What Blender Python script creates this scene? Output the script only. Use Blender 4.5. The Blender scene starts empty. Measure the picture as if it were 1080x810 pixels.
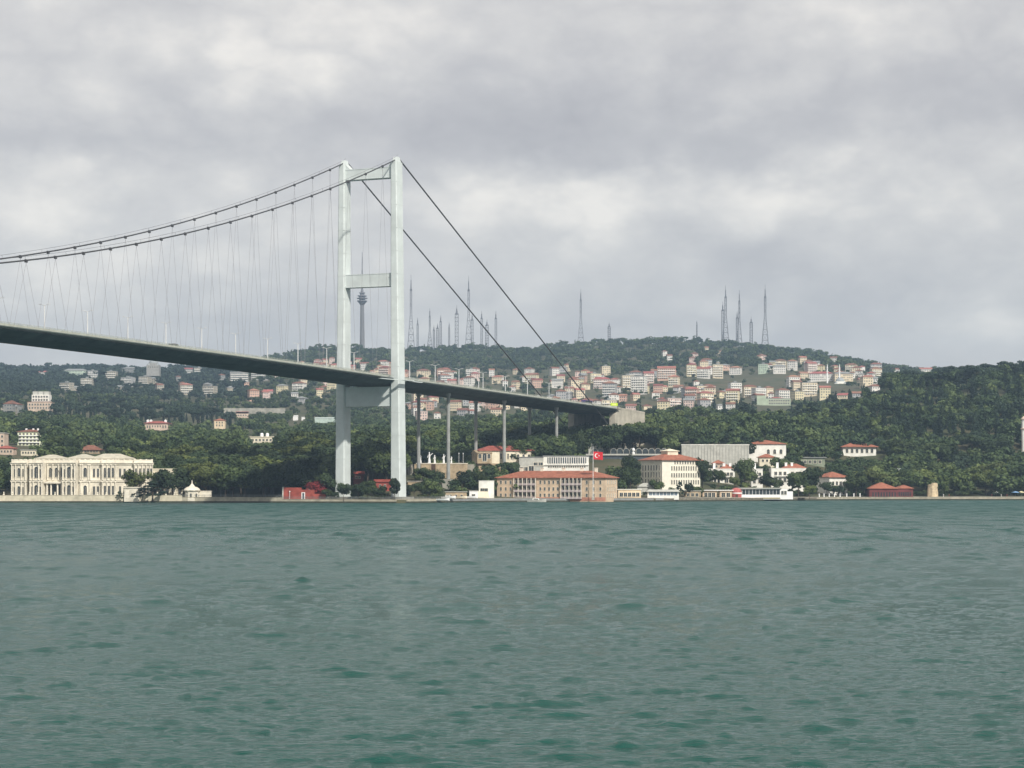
import bpy, math, random
import numpy as np
from mathutils import Vector, Matrix
random.seed(7); rng = np.random.default_rng(11)
R = math.radians
sc = bpy.context.scene
COL = sc.collection
F, HC, HY = 2210.0, 8.3, 512.0          # focal length in px of a 1080 px wide frame, eye height, horizon row

# ------------------------------------------------------------------ helpers
def X(px, Y): return (px - 540.0) * Y / F
def Zp(py, Y): return HC + (HY - py) * Y / F

def nt(m):
    m.use_nodes = True
    return m.node_tree.nodes, m.node_tree.links
MATS = {}
def mat(name, col, rough=0.85, var=0.12, scale=0.35, col2=None, metallic=0.0, spec=0.3, randobj=0.0, bump=0.0, bscale=2.0):
    """plain principled material, mottled by world-space noise"""
    if name in MATS: return MATS[name]
    m = bpy.data.materials.new(name); N, L = nt(m)
    b = N['Principled BSDF']; b.inputs['Roughness'].default_value = rough
    b.inputs['Metallic'].default_value = metallic; b.inputs['Specular IOR Level'].default_value = spec
    geo = N.new('ShaderNodeNewGeometry')
    no = N.new('ShaderNodeTexNoise'); no.inputs['Scale'].default_value = scale; no.inputs['Detail'].default_value = 5; no.inputs['Roughness'].default_value = .65
    L.new(geo.outputs['Position'], no.inputs['Vector'])
    rp = N.new('ShaderNodeValToRGB')
    c2 = col2 if col2 else tuple(c * (1 - 2.2 * var) for c in col)
    c1 = tuple(min(1, c * (1 + var)) for c in col) if not col2 else col
    rp.color_ramp.elements[0].position = .33; rp.color_ramp.elements[1].position = .66
    rp.color_ramp.elements[0].color = (*c2, 1); rp.color_ramp.elements[1].color = (*c1, 1)
    L.new(no.outputs['Fac'], rp.inputs['Fac'])
    out = rp.outputs['Color']
    if randobj:
        oi = N.new('ShaderNodeObjectInfo'); hs = N.new('ShaderNodeHueSaturation')
        mr = N.new('ShaderNodeMapRange'); mr.inputs['To Min'].default_value = 1 - randobj; mr.inputs['To Max'].default_value = 1 + randobj
        L.new(oi.outputs['Random'], mr.inputs['Value']); L.new(mr.outputs['Result'], hs.inputs['Value'])
        mh = N.new('ShaderNodeMapRange'); mh.inputs['To Min'].default_value = .485; mh.inputs['To Max'].default_value = .515
        ml = N.new('ShaderNodeMath'); ml.operation = 'FRACT'; mm = N.new('ShaderNodeMath'); mm.operation = 'MULTIPLY'; mm.inputs[1].default_value = 7.31
        L.new(oi.outputs['Random'], mm.inputs[0]); L.new(mm.outputs[0], ml.inputs[0]); L.new(ml.outputs[0], mh.inputs['Value']); L.new(mh.outputs['Result'], hs.inputs['Hue'])
        L.new(out, hs.inputs['Color']); out = hs.outputs['Color']
    L.new(out, b.inputs['Base Color'])
    if bump:
        n2 = N.new('ShaderNodeTexNoise'); n2.inputs['Scale'].default_value = bscale; n2.inputs['Detail'].default_value = 4
        L.new(geo.outputs['Position'], n2.inputs['Vector'])
        bp = N.new('ShaderNodeBump'); bp.inputs['Distance'].default_value = bump; bp.inputs['Strength'].default_value = .8
        L.new(n2.outputs['Fac'], bp.inputs['Height']); L.new(bp.outputs['Normal'], b.inputs['Normal'])
    MATS[name] = m
    return m

def leafmat(name, a, b_, sc1=.09):
    if name in MATS: return MATS[name]
    m = bpy.data.materials.new(name); N, L = nt(m)
    b = N['Principled BSDF']; b.inputs['Roughness'].default_value = .7; b.inputs['Specular IOR Level'].default_value = .15
    geo = N.new('ShaderNodeNewGeometry')
    n1 = N.new('ShaderNodeTexNoise'); n1.inputs['Scale'].default_value = sc1; n1.inputs['Detail'].default_value = 1
    n2 = N.new('ShaderNodeTexNoise'); n2.inputs['Scale'].default_value = 1.1; n2.inputs['Detail'].default_value = 2
    L.new(geo.outputs['Position'], n1.inputs['Vector']); L.new(geo.outputs['Position'], n2.inputs['Vector'])
    ad = N.new('ShaderNodeMath'); ad.operation = 'MULTIPLY_ADD'; ad.inputs[1].default_value = .45
    L.new(n2.outputs['Fac'], ad.inputs[0]); 
    s = N.new('ShaderNodeMath'); s.operation = 'MULTIPLY'; s.inputs[1].default_value = .55
    L.new(n1.outputs['Fac'], s.inputs[0]); L.new(s.outputs[0], ad.inputs[2])
    rp = N.new('ShaderNodeValToRGB'); rp.color_ramp.elements[0].position = .41; rp.color_ramp.elements[1].position = .59
    rp.color_ramp.elements[0].color = (*a, 1); rp.color_ramp.elements[1].color = (*b_, 1)
    L.new(ad.outputs[0], rp.inputs['Fac'])
    oi = N.new('ShaderNodeObjectInfo'); hs = N.new('ShaderNodeHueSaturation')
    mr = N.new('ShaderNodeMapRange'); mr.inputs['To Min'].default_value = .65; mr.inputs['To Max'].default_value = 1.45
    L.new(oi.outputs['Random'], mr.inputs['Value']); L.new(mr.outputs['Result'], hs.inputs['Value']); L.new(rp.outputs['Color'], hs.inputs['Color'])
    L.new(hs.outputs['Color'], b.inputs['Base Color'])
    tr = N.new('ShaderNodeBsdfTranslucent'); mx = N.new('ShaderNodeMixShader'); mx.inputs['Fac'].default_value = .18
    L.new(hs.outputs['Color'], tr.inputs['Color'])
    L.new(b.outputs[0], mx.inputs[1]); L.new(tr.outputs[0], mx.inputs[2])
    L.new(mx.outputs[0], N['Material Output'].inputs['Surface'])
    MATS[name] = m; return m

class MB:
    """collects shapes, then links them as one mesh object"""
    def __init__(s): s.v = []; s.f = []; s.m = []; s.mi = 0
    def add(s, vs, fs):
        b = len(s.v); s.v += [tuple(v) for v in vs]
        for f in fs: s.f.append([i + b for i in f]); s.m.append(s.mi)
        return s
    def box(s, x0, x1, y0, y1, z0, z1):
        return s.add([(x0,y0,z0),(x1,y0,z0),(x1,y1,z0),(x0,y1,z0),(x0,y0,z1),(x1,y0,z1),(x1,y1,z1),(x0,y1,z1)],
                     [(0,3,2,1),(4,5,6,7),(0,1,5,4),(1,2,6,5),(2,3,7,6),(3,0,4,7)])
    def hexa(s, lo, hi):
        return s.add(list(lo) + list(hi), [(0,3,2,1),(4,5,6,7),(0,1,5,4),(1,2,6,5),(2,3,7,6),(3,0,4,7)])
    def tube(s, p, q, r, r2=None, n=6):
        p = Vector(p); q = Vector(q); r2 = r if r2 is None else r2
        d = (q - p).normalized(); a = d.cross(Vector((0,0,1)))
        if a.length < 1e-3: a = Vector((1,0,0))
        a.normalize(); b = d.cross(a)
        vs = []
        for c, rr in ((p, r), (q, r2)):
            for i in range(n):
                t = 2*math.pi*i/n; vs.append(c + a*math.cos(t)*rr + b*math.sin(t)*rr)
        fs = [(i, (i+1)%n, n+(i+1)%n, n+i) for i in range(n)] + [tuple(range(n))[::-1], tuple(range(n, 2*n))]
        return s.add(vs, fs)
    def path(s, pts, r, n=6):
        for a, b in zip(pts[:-1], pts[1:]): s.tube(a, b, r, r, n)
        return s
    def lathe(s, prof, cx=0, cy=0, n=16):
        vs = []
        for r, z in prof:
            for i in range(n):
                t = 2*math.pi*i/n; vs.append((cx + r*math.cos(t), cy + r*math.sin(t), z))
        fs = []
        for k in range(len(prof)-1):
            for i in range(n): fs.append((k*n+i, k*n+(i+1)%n, (k+1)*n+(i+1)%n, (k+1)*n+i))
        fs.append(tuple(range(n))[::-1]); fs.append(tuple((len(prof)-1)*n+i for i in range(n)))
        return s.add(vs, fs)
    def hip(s, x0, x1, y0, y1, z, h, t=.25):
        w, d = x1-x0, y1-y0; k = min(w, d)/2
        if w >= d: r0, r1 = (x0+k, (y0+y1)/2), (x1-k, (y0+y1)/2)
        else: r0, r1 = ((x0+x1)/2, y0+k), ((x0+x1)/2, y1-k)
        if (r1[0]-r0[0])+(r1[1]-r0[1]) < .3:
            return s.add([(x0,y0,z),(x1,y0,z),(x1,y1,z),(x0,y1,z),(x0,y0,z+t),(x1,y0,z+t),(x1,y1,z+t),(x0,y1,z+t),(r0[0],r0[1],z+t+h)],
                [(0,3,2,1),(0,1,5,4),(1,2,6,5),(2,3,7,6),(3,0,4,7),(4,5,8),(5,6,8),(6,7,8),(7,4,8)])
        vs = [(x0,y0,z),(x1,y0,z),(x1,y1,z),(x0,y1,z),(x0,y0,z+t),(x1,y0,z+t),(x1,y1,z+t),(x0,y1,z+t),(*r0,z+t+h),(*r1,z+t+h)]
        base = [(0,3,2,1),(0,1,5,4),(1,2,6,5),(2,3,7,6),(3,0,4,7)]
        if w >= d: top = [(4,5,9,8),(5,6,9),(6,7,8,9),(7,4,8)]
        else: top = [(4,5,8),(5,6,9,8),(6,7,9),(7,4,8,9)]
        return s.add(vs, base+top)
    def gable(s, x0, x1, y0, y1, z, h, t=.2):
        ym = (y0+y1)/2
        vs = [(x0,y0,z),(x1,y0,z),(x1,y1,z),(x0,y1,z),(x0,y0,z+t),(x1,y0,z+t),(x1,y1,z+t),(x0,y1,z+t),(x0,ym,z+t+h),(x1,ym,z+t+h)]
        return s.add(vs, [(0,3,2,1),(0,1,5,4),(2,3,7,6),(1,2,6,9,5),(3,0,4,8,7),(4,5,9,8),(6,7,8,9)])
    def mesh(s, name, mats):
        me = bpy.data.meshes.new(name); me.from_pydata(s.v, [], s.f); me.update()
        for m in (mats if isinstance(mats, (list, tuple)) else [mats]): me.materials.append(m)
        me.polygons.foreach_set('material_index', s.m)
        return me
    def build(s, name, mats, parent=None, loc=(0,0,0), rz=0):
        return link(name, s.mesh(name, mats), parent, loc, rz)

def link(name, me, parent=None, loc=(0,0,0), rz=0, scale=None):
    o = bpy.data.objects.new(name, me); COL.objects.link(o)
    o.parent = parent; o.location = loc; o.rotation_euler = (0,0,rz)
    if scale: o.scale = scale
    return o
def tag(o, label=None, cat=None, group=None, kind=None):
    if label: o['label'] = label
    if cat: o['category'] = cat
    if group: o['group'] = group
    if kind: o['kind'] = kind
    return o
def empty(name, loc, label, cat, group=None, rz=0):
    o = bpy.data.objects.new(name, None); COL.objects.link(o); o.location = loc; o.rotation_euler = (0,0,rz)
    o.empty_display_size = .1
    return tag(o, label, cat, group)
def copy_tree(o, parent=None):
    c = o.copy(); COL.objects.link(c); c.parent = parent
    for ch in KIDS.get(o.name, []) or [x for x in list(o.children)]: copy_tree(ch, c)
    return c
KIDS = {}
def qmesh(name, V, mats, quad=True, midx=None):
    """fast mesh of loose quads: V is (n*4,3)"""
    V = np.asarray(V, dtype=np.float32).reshape(-1, 3); n = len(V)//4
    me = bpy.data.meshes.new(name)
    me.vertices.add(n*4); me.vertices.foreach_set('co', V.ravel())
    me.loops.add(n*4); me.loops.foreach_set('vertex_index', np.arange(n*4, dtype=np.int32))
    me.polygons.add(n); me.polygons.foreach_set('loop_start', np.arange(0, n*4, 4, dtype=np.int32))
    for m in (mats if isinstance(mats, (list, tuple)) else [mats]): me.materials.append(m)
    if midx is not None: me.polygons.foreach_set('material_index', np.asarray(midx, dtype=np.int32))
    me.update(calc_edges=True); return me
def gmesh(name, P, mats, smooth=True):
    """grid mesh, P is (rows, cols, 3)"""
    r, c = P.shape[:2]
    me = bpy.data.meshes.new(name)
    me.vertices.add(r*c); me.vertices.foreach_set('co', P.astype(np.float32).ravel())
    i = np.arange((r-1)*(c-1)); a = (i//(c-1))*c + i % (c-1)
    q = np.stack([a, a+1, a+c+1, a+c], 1).astype(np.int32)
    me.loops.add(q.size); me.loops.foreach_set('vertex_index', q.ravel())
    me.polygons.add(len(q)); me.polygons.foreach_set('loop_start', np.arange(0, q.size, 4, dtype=np.int32))
    me.polygons.foreach_set('use_smooth', np.full(len(q), smooth))
    for m in (mats if isinstance(mats, (list, tuple)) else [mats]): me.materials.append(m)
    me.update(calc_edges=True); return me

OCC = []     # what must stay visible: (px0, px1, py0, py1, Y)
def occ(*a): OCC.append(a)

# ------------------------------------------------------------------ materials
M_tower = mat('tower_paint', (.575,.625,.62), .55, .06, .12)
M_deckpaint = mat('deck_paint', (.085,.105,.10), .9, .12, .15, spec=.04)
M_slab = mat('footway_slab', (.13,.15,.14), .9, .1, .3, spec=.05)
M_deckedge = mat('deck_edge_paint', (.46,.48,.42), .6, .1, .3)
M_cable = mat('cable_sheath', (.06,.06,.065), .6, .1)
M_hanger = mat('hanger_wire', (.24,.24,.26), .5, .1)
M_asphalt = mat('asphalt', (.055,.055,.058), .9, .12, .5)
M_conc = mat('concrete', (.34,.33,.29), .9, .14, .3, bump=.05)
M_pier = mat('pier_concrete', (.30,.31,.30), .85, .1, .3)
M_abut = mat('abutment_concrete', (.44,.41,.34), .9, .12, .2)
M_lamp = mat('lamp_metal', (.62,.64,.64), .5, .04)
M_cream = mat('palace_stone', (.69,.645,.54), .85, .13, .22)
M_creaml = mat('palace_trim', (.75,.70,.59), .8, .08, .5)
M_roofpal = mat('palace_lead_roof', (.50,.47,.38), .8, .1, .4)
M_glass = mat('dark_glass', (.035,.045,.05), .15, .2, .8, spec=.5)
M_glassb = mat('shade_glass', (.08,.10,.12), .2, .2, .8, spec=.5)
M_white = mat('white_plaster', (.77,.76,.71), .85, .08, .3)
M_whitew = mat('warm_white_plaster', (.72,.66,.52), .85, .09, .25)
M_pinkw = mat('pinkish_plaster', (.58,.46,.37), .85, .1, .25)
M_tan = mat('tan_plaster', (.60,.46,.33), .85, .1, .25)
M_tanl = mat('pale_tan_plaster', (.70,.57,.40), .85, .08, .25)
M_grey = mat('grey_cladding', (.46,.46,.42), .8, .1, .4)
M_greyd = mat('grey_concrete', (.25,.26,.26), .85, .12, .4)
M_tile = mat('terracotta_tile', (.33,.125,.078), .85, .16, .5)
M_tiler = mat('red_tile', (.33,.10,.08), .85, .14, .5)
M_tiled = mat('old_brown_tile', (.22,.10,.07), .9, .16, .5)
M_brick = mat('red_wall_paint', (.29,.065,.048), .9, .2, .35)
M_darkred = mat('dark_red_boards', (.16,.045,.045), .85, .16, .6)
M_stone = mat('stone_wall', (.42,.33,.22), .9, .18, .5, bump=.1)
M_quay = mat('quay_stone', (.40,.37,.29), .9, .16, .35, bump=.06)
M_quayl = mat('quay_limestone', (.58,.53,.41), .9, .12, .35)
M_algae = mat('wet_algae_stone', (.055,.06,.04), .7, .2, .5)
M_wood = mat('dark_wood', (.10,.06,.04), .8, .2, .8)
M_bark = mat('bark', (.09,.07,.05), .95, .2, 1.0)
M_iron = mat('railing_iron', (.20,.22,.22), .6, .1)
M_green = mat('pale_green_plaster', (.38,.45,.34), .85, .08, .2)
M_mast = mat('mast_steel', (.15,.15,.17), .6, .05)
M_redw = mat('mast_red_paint', (.36,.14,.12), .6, .05)
M_rock = mat('shore_rock', (.20,.18,.14), .95, .3, .8, bump=.2)
M_dome = mat('lead_dome', (.30,.33,.34), .6, .08)
M_ground = mat('hill_ground', (.045,.060,.026), .95, .1, .03, col2=(.10,.085,.050))
M_pave = mat('promenade_paving', (.34,.32,.27), .9, .12, .4)
M_yellow = mat('yellow_green_paint', (.52,.72,.02), .6, .03)
M_red = mat('flag_red', (.60,.02,.03), .7, .03)
M_pw = mat('plain_white', (.8,.8,.8), .7, .02)
M_skin = mat('skin', (.5,.33,.25), .7, .02)
M_rubber = mat('tyre_rubber', (.02,.02,.02), .8, .05)
L_deep = leafmat('leaf_deep_green', (0.0222,0.0375,0.0195), (0.0500,0.0751,0.0320))
L_mid = leafmat('leaf_mid_green', (0.0375,0.0584,0.0236), (0.0834,0.1140,0.0417))
L_yel = leafmat('leaf_yellow_green', (0.0612,0.0862,0.0264), (0.1363,0.1613,0.0529))
L_con = leafmat('needle_blue_green', (0.0166,0.0306,0.0209), (0.0361,0.0570,0.0334))
L_far = leafmat('leaf_hill_green', (0.0306,0.0556,0.0209), (0.0807,0.1182,0.0390), 0.02)
L_red = leafmat('leaf_dark_red', (.09,.012,.015), (.2,.03,.03))

# ------------------------------------------------------------------ world, sun, camera
SUN = Vector((.496*math.cos(R(38.7)), -.868*math.cos(R(38.7)), math.sin(R(38.7)))).normalized()
def build_world():
    w = bpy.data.worlds.new('World'); sc.world = w; w.use_nodes = True
    N, L = w.node_tree.nodes, w.node_tree.links
    bg = N['Background']
    sky = N.new('ShaderNodeTexSky'); sky.sky_type = 'NISHITA'; sky.sun_disc = False
    sky.sun_elevation = math.asin(SUN.z); sky.sun_rotation = math.atan2(SUN.x, SUN.y)
    tc = N.new('ShaderNodeTexCoord'); sp = N.new('ShaderNodeSeparateXYZ'); L.new(tc.outputs['Generated'], sp.inputs[0])
    def mth(op, a, b=None, c=None):
        n = N.new('ShaderNodeMath'); n.operation = op
        for i, v in enumerate((a, b, c)):
            if v is None: continue
            if isinstance(v, (int, float)): n.inputs[i].default_value = v
            else: L.new(v, n.inputs[i])
        return n.outputs[0]
    az = mth('ARCTAN2', sp.outputs[0], sp.outputs[1]); el = mth('ARCSINE', sp.outputs[2])
    def noise(sx, sy, det, ro, off, dist=0.0):
        cb = N.new('ShaderNodeCombineXYZ'); L.new(mth('MULTIPLY', az, sx), cb.inputs[0]); L.new(mth('MULTIPLY', el, sy), cb.inputs[1]); cb.inputs[2].default_value = off
        n = N.new('ShaderNodeTexNoise'); n.inputs['Scale'].default_value = 1; n.inputs['Detail'].default_value = det; n.inputs['Roughness'].default_value = ro
        n.inputs['Distortion'].default_value = dist
        L.new(cb.outputs[0], n.inputs['Vector']); return n.outputs['Fac']
    wx = mth('MULTIPLY_ADD', noise(14, 22, 4, .6, 3.1), .13, -.065); wy = mth('MULTIPLY_ADD', noise(14, 22, 4, .6, 9.7), .055, -.0275)
    azw = mth('ADD', az, wx); elw = mth('ADD', el, wy)
    base = mth('MULTIPLY_ADD', noise(9.5, 15.5, 8, .54, 2.6, .1), .90, .03)
    pf = mth('ABSOLUTE', mth('SUBTRACT', noise(21, 33, 5, .5, 7.7, .1), .5))
    base = mth('ADD', base, mth('MULTIPLY', pf, .8))
    fine = mth('MULTIPLY_ADD', noise(48, 78, 6, .6, 5.3, .2), .15, -.075)
    v = mth('ADD', base, fine)
    for (x, y, sx, sy, a) in SKYB:
        ex = mth('POWER', mth('DIVIDE', mth('SUBTRACT', azw, (x-540)/F), sx/F), 2.0)
        ey = mth('POWER', mth('DIVIDE', mth('SUBTRACT', elw, (HY-y)/F), sy/F), 2.0)
        g = mth('EXPONENT', mth('MULTIPLY', mth('ADD', ex, ey), -1.0))
        v = mth('ADD', v, mth('MULTIPLY', g, a*.95))
    rp = N.new('ShaderNodeValToRGB'); L.new(v, rp.inputs['Fac'])
    e = rp.color_ramp.elements
    e[0].position = .12; e[0].color = (.465,.440,.445,1); e[1].position = .86; e[1].color = (.97,.91,.83,1)
    x = e.new(.38); x.color = (.575,.548,.540,1)
    x = e.new(.62); x.color = (.73,.695,.66,1)
    mx = N.new('ShaderNodeMixRGB'); mx.inputs['Fac'].default_value = .90
    sk = N.new('ShaderNodeMixRGB'); sk.blend_type = 'MULTIPLY'; sk.inputs['Fac'].default_value = 1; sk.inputs['Color2'].default_value = (.10,.10,.10,1)
    L.new(sky.outputs[0], sk.inputs['Color1'])
    L.new(sk.outputs[0], mx.inputs['Color1']); L.new(rp.outputs[0], mx.inputs['Color2'])
    # the cloud sheet thickens a little towards the horizon
    hz = N.new('ShaderNodeMapRange'); hz.inputs['From Min'].default_value = .02; hz.inputs['From Max'].default_value = .085; hz.inputs['To Min'].default_value = .55; hz.inputs['To Max'].default_value = 0
    L.new(el, hz.inputs['Value'])
    m2 = N.new('ShaderNodeMixRGB'); m2.inputs['Color2'].default_value = (.60,.57,.545,1)
    L.new(hz.outputs[0], m2.inputs['Fac']); L.new(mx.outputs[0], m2.inputs['Color1'])
    L.new(m2.outputs[0], bg.inputs['Color']); bg.inputs['Strength'].default_value = 1.0
SKYB = [(90,50,190,55,.10),(235,70,40,60,.16),(320,60,90,60,.12),(70,150,110,34,-.20),(330,140,130,34,-.18),(480,95,80,60,-.14),
        (680,150,260,32,-.26),(800,25,220,40,.14),(575,205,70,28,.24),(650,195,70,20,.12),(870,205,120,26,.16),(1000,110,140,40,-.12),
        (760,255,140,24,-.14),(30,215,90,36,.14),(150,290,120,36,.06),(960,30,90,40,.12),(1010,260,120,40,.06),(590,240,170,50,.10),(200,250,150,50,.06)]
build_world()
sl = bpy.data.lights.new('sun', 'SUN'); sl.energy = 4.6; sl.angle = R(1.5); sl.color = (1,.945,.85)
so = bpy.data.objects.new('sun', sl); COL.objects.link(so); so.rotation_euler = SUN.to_track_quat('Z', 'Y').to_euler(); so.location = (200,-300,500)
cd = bpy.data.cameras.new('camera'); cam = bpy.data.objects.new('camera', cd); COL.objects.link(cam); sc.camera = cam
cam.location = (0,0,HC); cam.rotation_euler = (R(90),0,0); cd.sensor_width = 36; cd.lens = F/1080*36; cd.shift_y = (HY-405)/1080
cd.clip_start = 1; cd.clip_end = 20000
sc.view_settings.view_transform = 'Standard'; sc.view_settings.look = 'None'; sc.view_settings.gamma = 1; sc.view_settings.exposure = 0.10
sc.view_settings.use_curve_mapping = False
sc.cycles.max_bounces = 6; sc.cycles.diffuse_bounces = 3; sc.cycles.glossy_bounces = 3; sc.cycles.volume_bounces = 0; sc.cycles.use_denoising = True; sc.cycles.use_adaptive_sampling = False

# ------------------------------------------------------------------ terrain
def ip(tab): xs, ys = zip(*tab); return lambda x: np.interp(x, xs, ys)
Ys = ip([(-3000,1010),(0,1012),(225,1012),(300,1000),(420,984),(520,1048),(690,1072),(800,1116),(900,1183),(1080,1186),(4000,1200)])
z_b = ip([(0,6),(250,6),(430,12),(560,15),(650,12),(700,8),(850,8),(1080,9)])
g2 = ip([(-400,474),(0,479),(200,484),(350,485),(430,484),(520,477),(600,472),(650,470),(700,468),(740,464),(860,462),(900,458),(940,455),(1000,453),(1080,450),(1500,445)])
g3 = ip([(-400,452),(0,458),(200,463),(350,466),(430,467),(520,463),(600,459),(660,457),(700,445),(740,440),(800,445),(860,441),(880,435),(900,422),(920,413),(940,409),(1000,405),(1080,401),(1500,396)])
g4 = ip([(-400,430),(0,434),(200,440),(350,442),(430,450),(520,448),(600,443),(700,438),(740,434),(860,434),(900,421),(940,412),(1080,404),(1500,398)])
g5 = ip([(-400,402),(0,404),(200,410),(300,402),(350,398),(430,400),(520,404),(600,401),(700,393),(740,389),(860,390),(930,398),(1080,404)])
g6 = ip([(-400,398),(0,393),(100,391),(200,394),(260,386),(320,374),(345,369),(440,370),(530,371),(560,373),(600,367),(640,364),(680,359),(700,358),(720,360),(760,365),(800,368),(840,374),(880,383),(920,389),(960,393),(1080,396)])
def terr(px, Y):
    px = np.asarray(px, float); Y = np.asarray(Y, float)
    ys = Ys(px)
    k2 = ys+250+0*px
    kY = [ys, ys+1.0, ys+26, ys+80, k2, 1700+0*px, 2200+0*px, 3000+0*px, 3900+0*px, 4700+0*px, 6500+0*px]
    z6 = Zp(g6(px), 3900)
    kZ = [1.5+0*px, 1.6+0*px, 2.6+0*px, z_b(px), Zp(g2(px),k2), Zp(g3(px),1700), Zp(g4(px),2200), Zp(g5(px),3000), z6, z6*.72, z6*.5]
    z = kZ[0].copy() if hasattr(kZ[0], 'copy') else kZ[0]
    for i in range(len(kY)-1):
        t = np.clip((Y-kY[i])/(kY[i+1]-kY[i]), 0, 1); z = z + t*(kZ[i+1]-kZ[i])
    xw = X(px, Y); a = np.clip((Y-ys-60)/400, 0, 1)
    z = z + a*(1.6*np.sin(xw/37+Y/71)+1.2*np.sin(xw/19-Y/43)+2.2*np.sin(xw/83+1.3))*np.clip(Y/2200,0,1.5)
    return z
def build_terrain():
    pxs = np.concatenate([np.linspace(-3000,-200,40), np.linspace(-190,1270,240), np.linspace(1290,4000,40)])
    rows = []
    fr = np.concatenate([[0,.001], np.linspace(.004,.16,40), np.linspace(.17,1,110)])
    P = np.zeros((len(fr)+1, len(pxs), 3))
    ys = Ys(pxs)
    P[0,:,0] = X(pxs, ys); P[0,:,1] = ys; P[0,:,2] = -3
    for i, f in enumerate(fr):
        Y = ys + f*(6500-ys); P[i+1,:,0] = X(pxs, Y); P[i+1,:,1] = Y; P[i+1,:,2] = terr(pxs, Y)
    m = M_ground; N, L = m.node_tree.nodes, m.node_tree.links
    tag(link('terrain', gmesh('terrain', P, m)), kind='structure')
build_terrain()
def gz(px, Y): return float(terr(px, Y))

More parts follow.
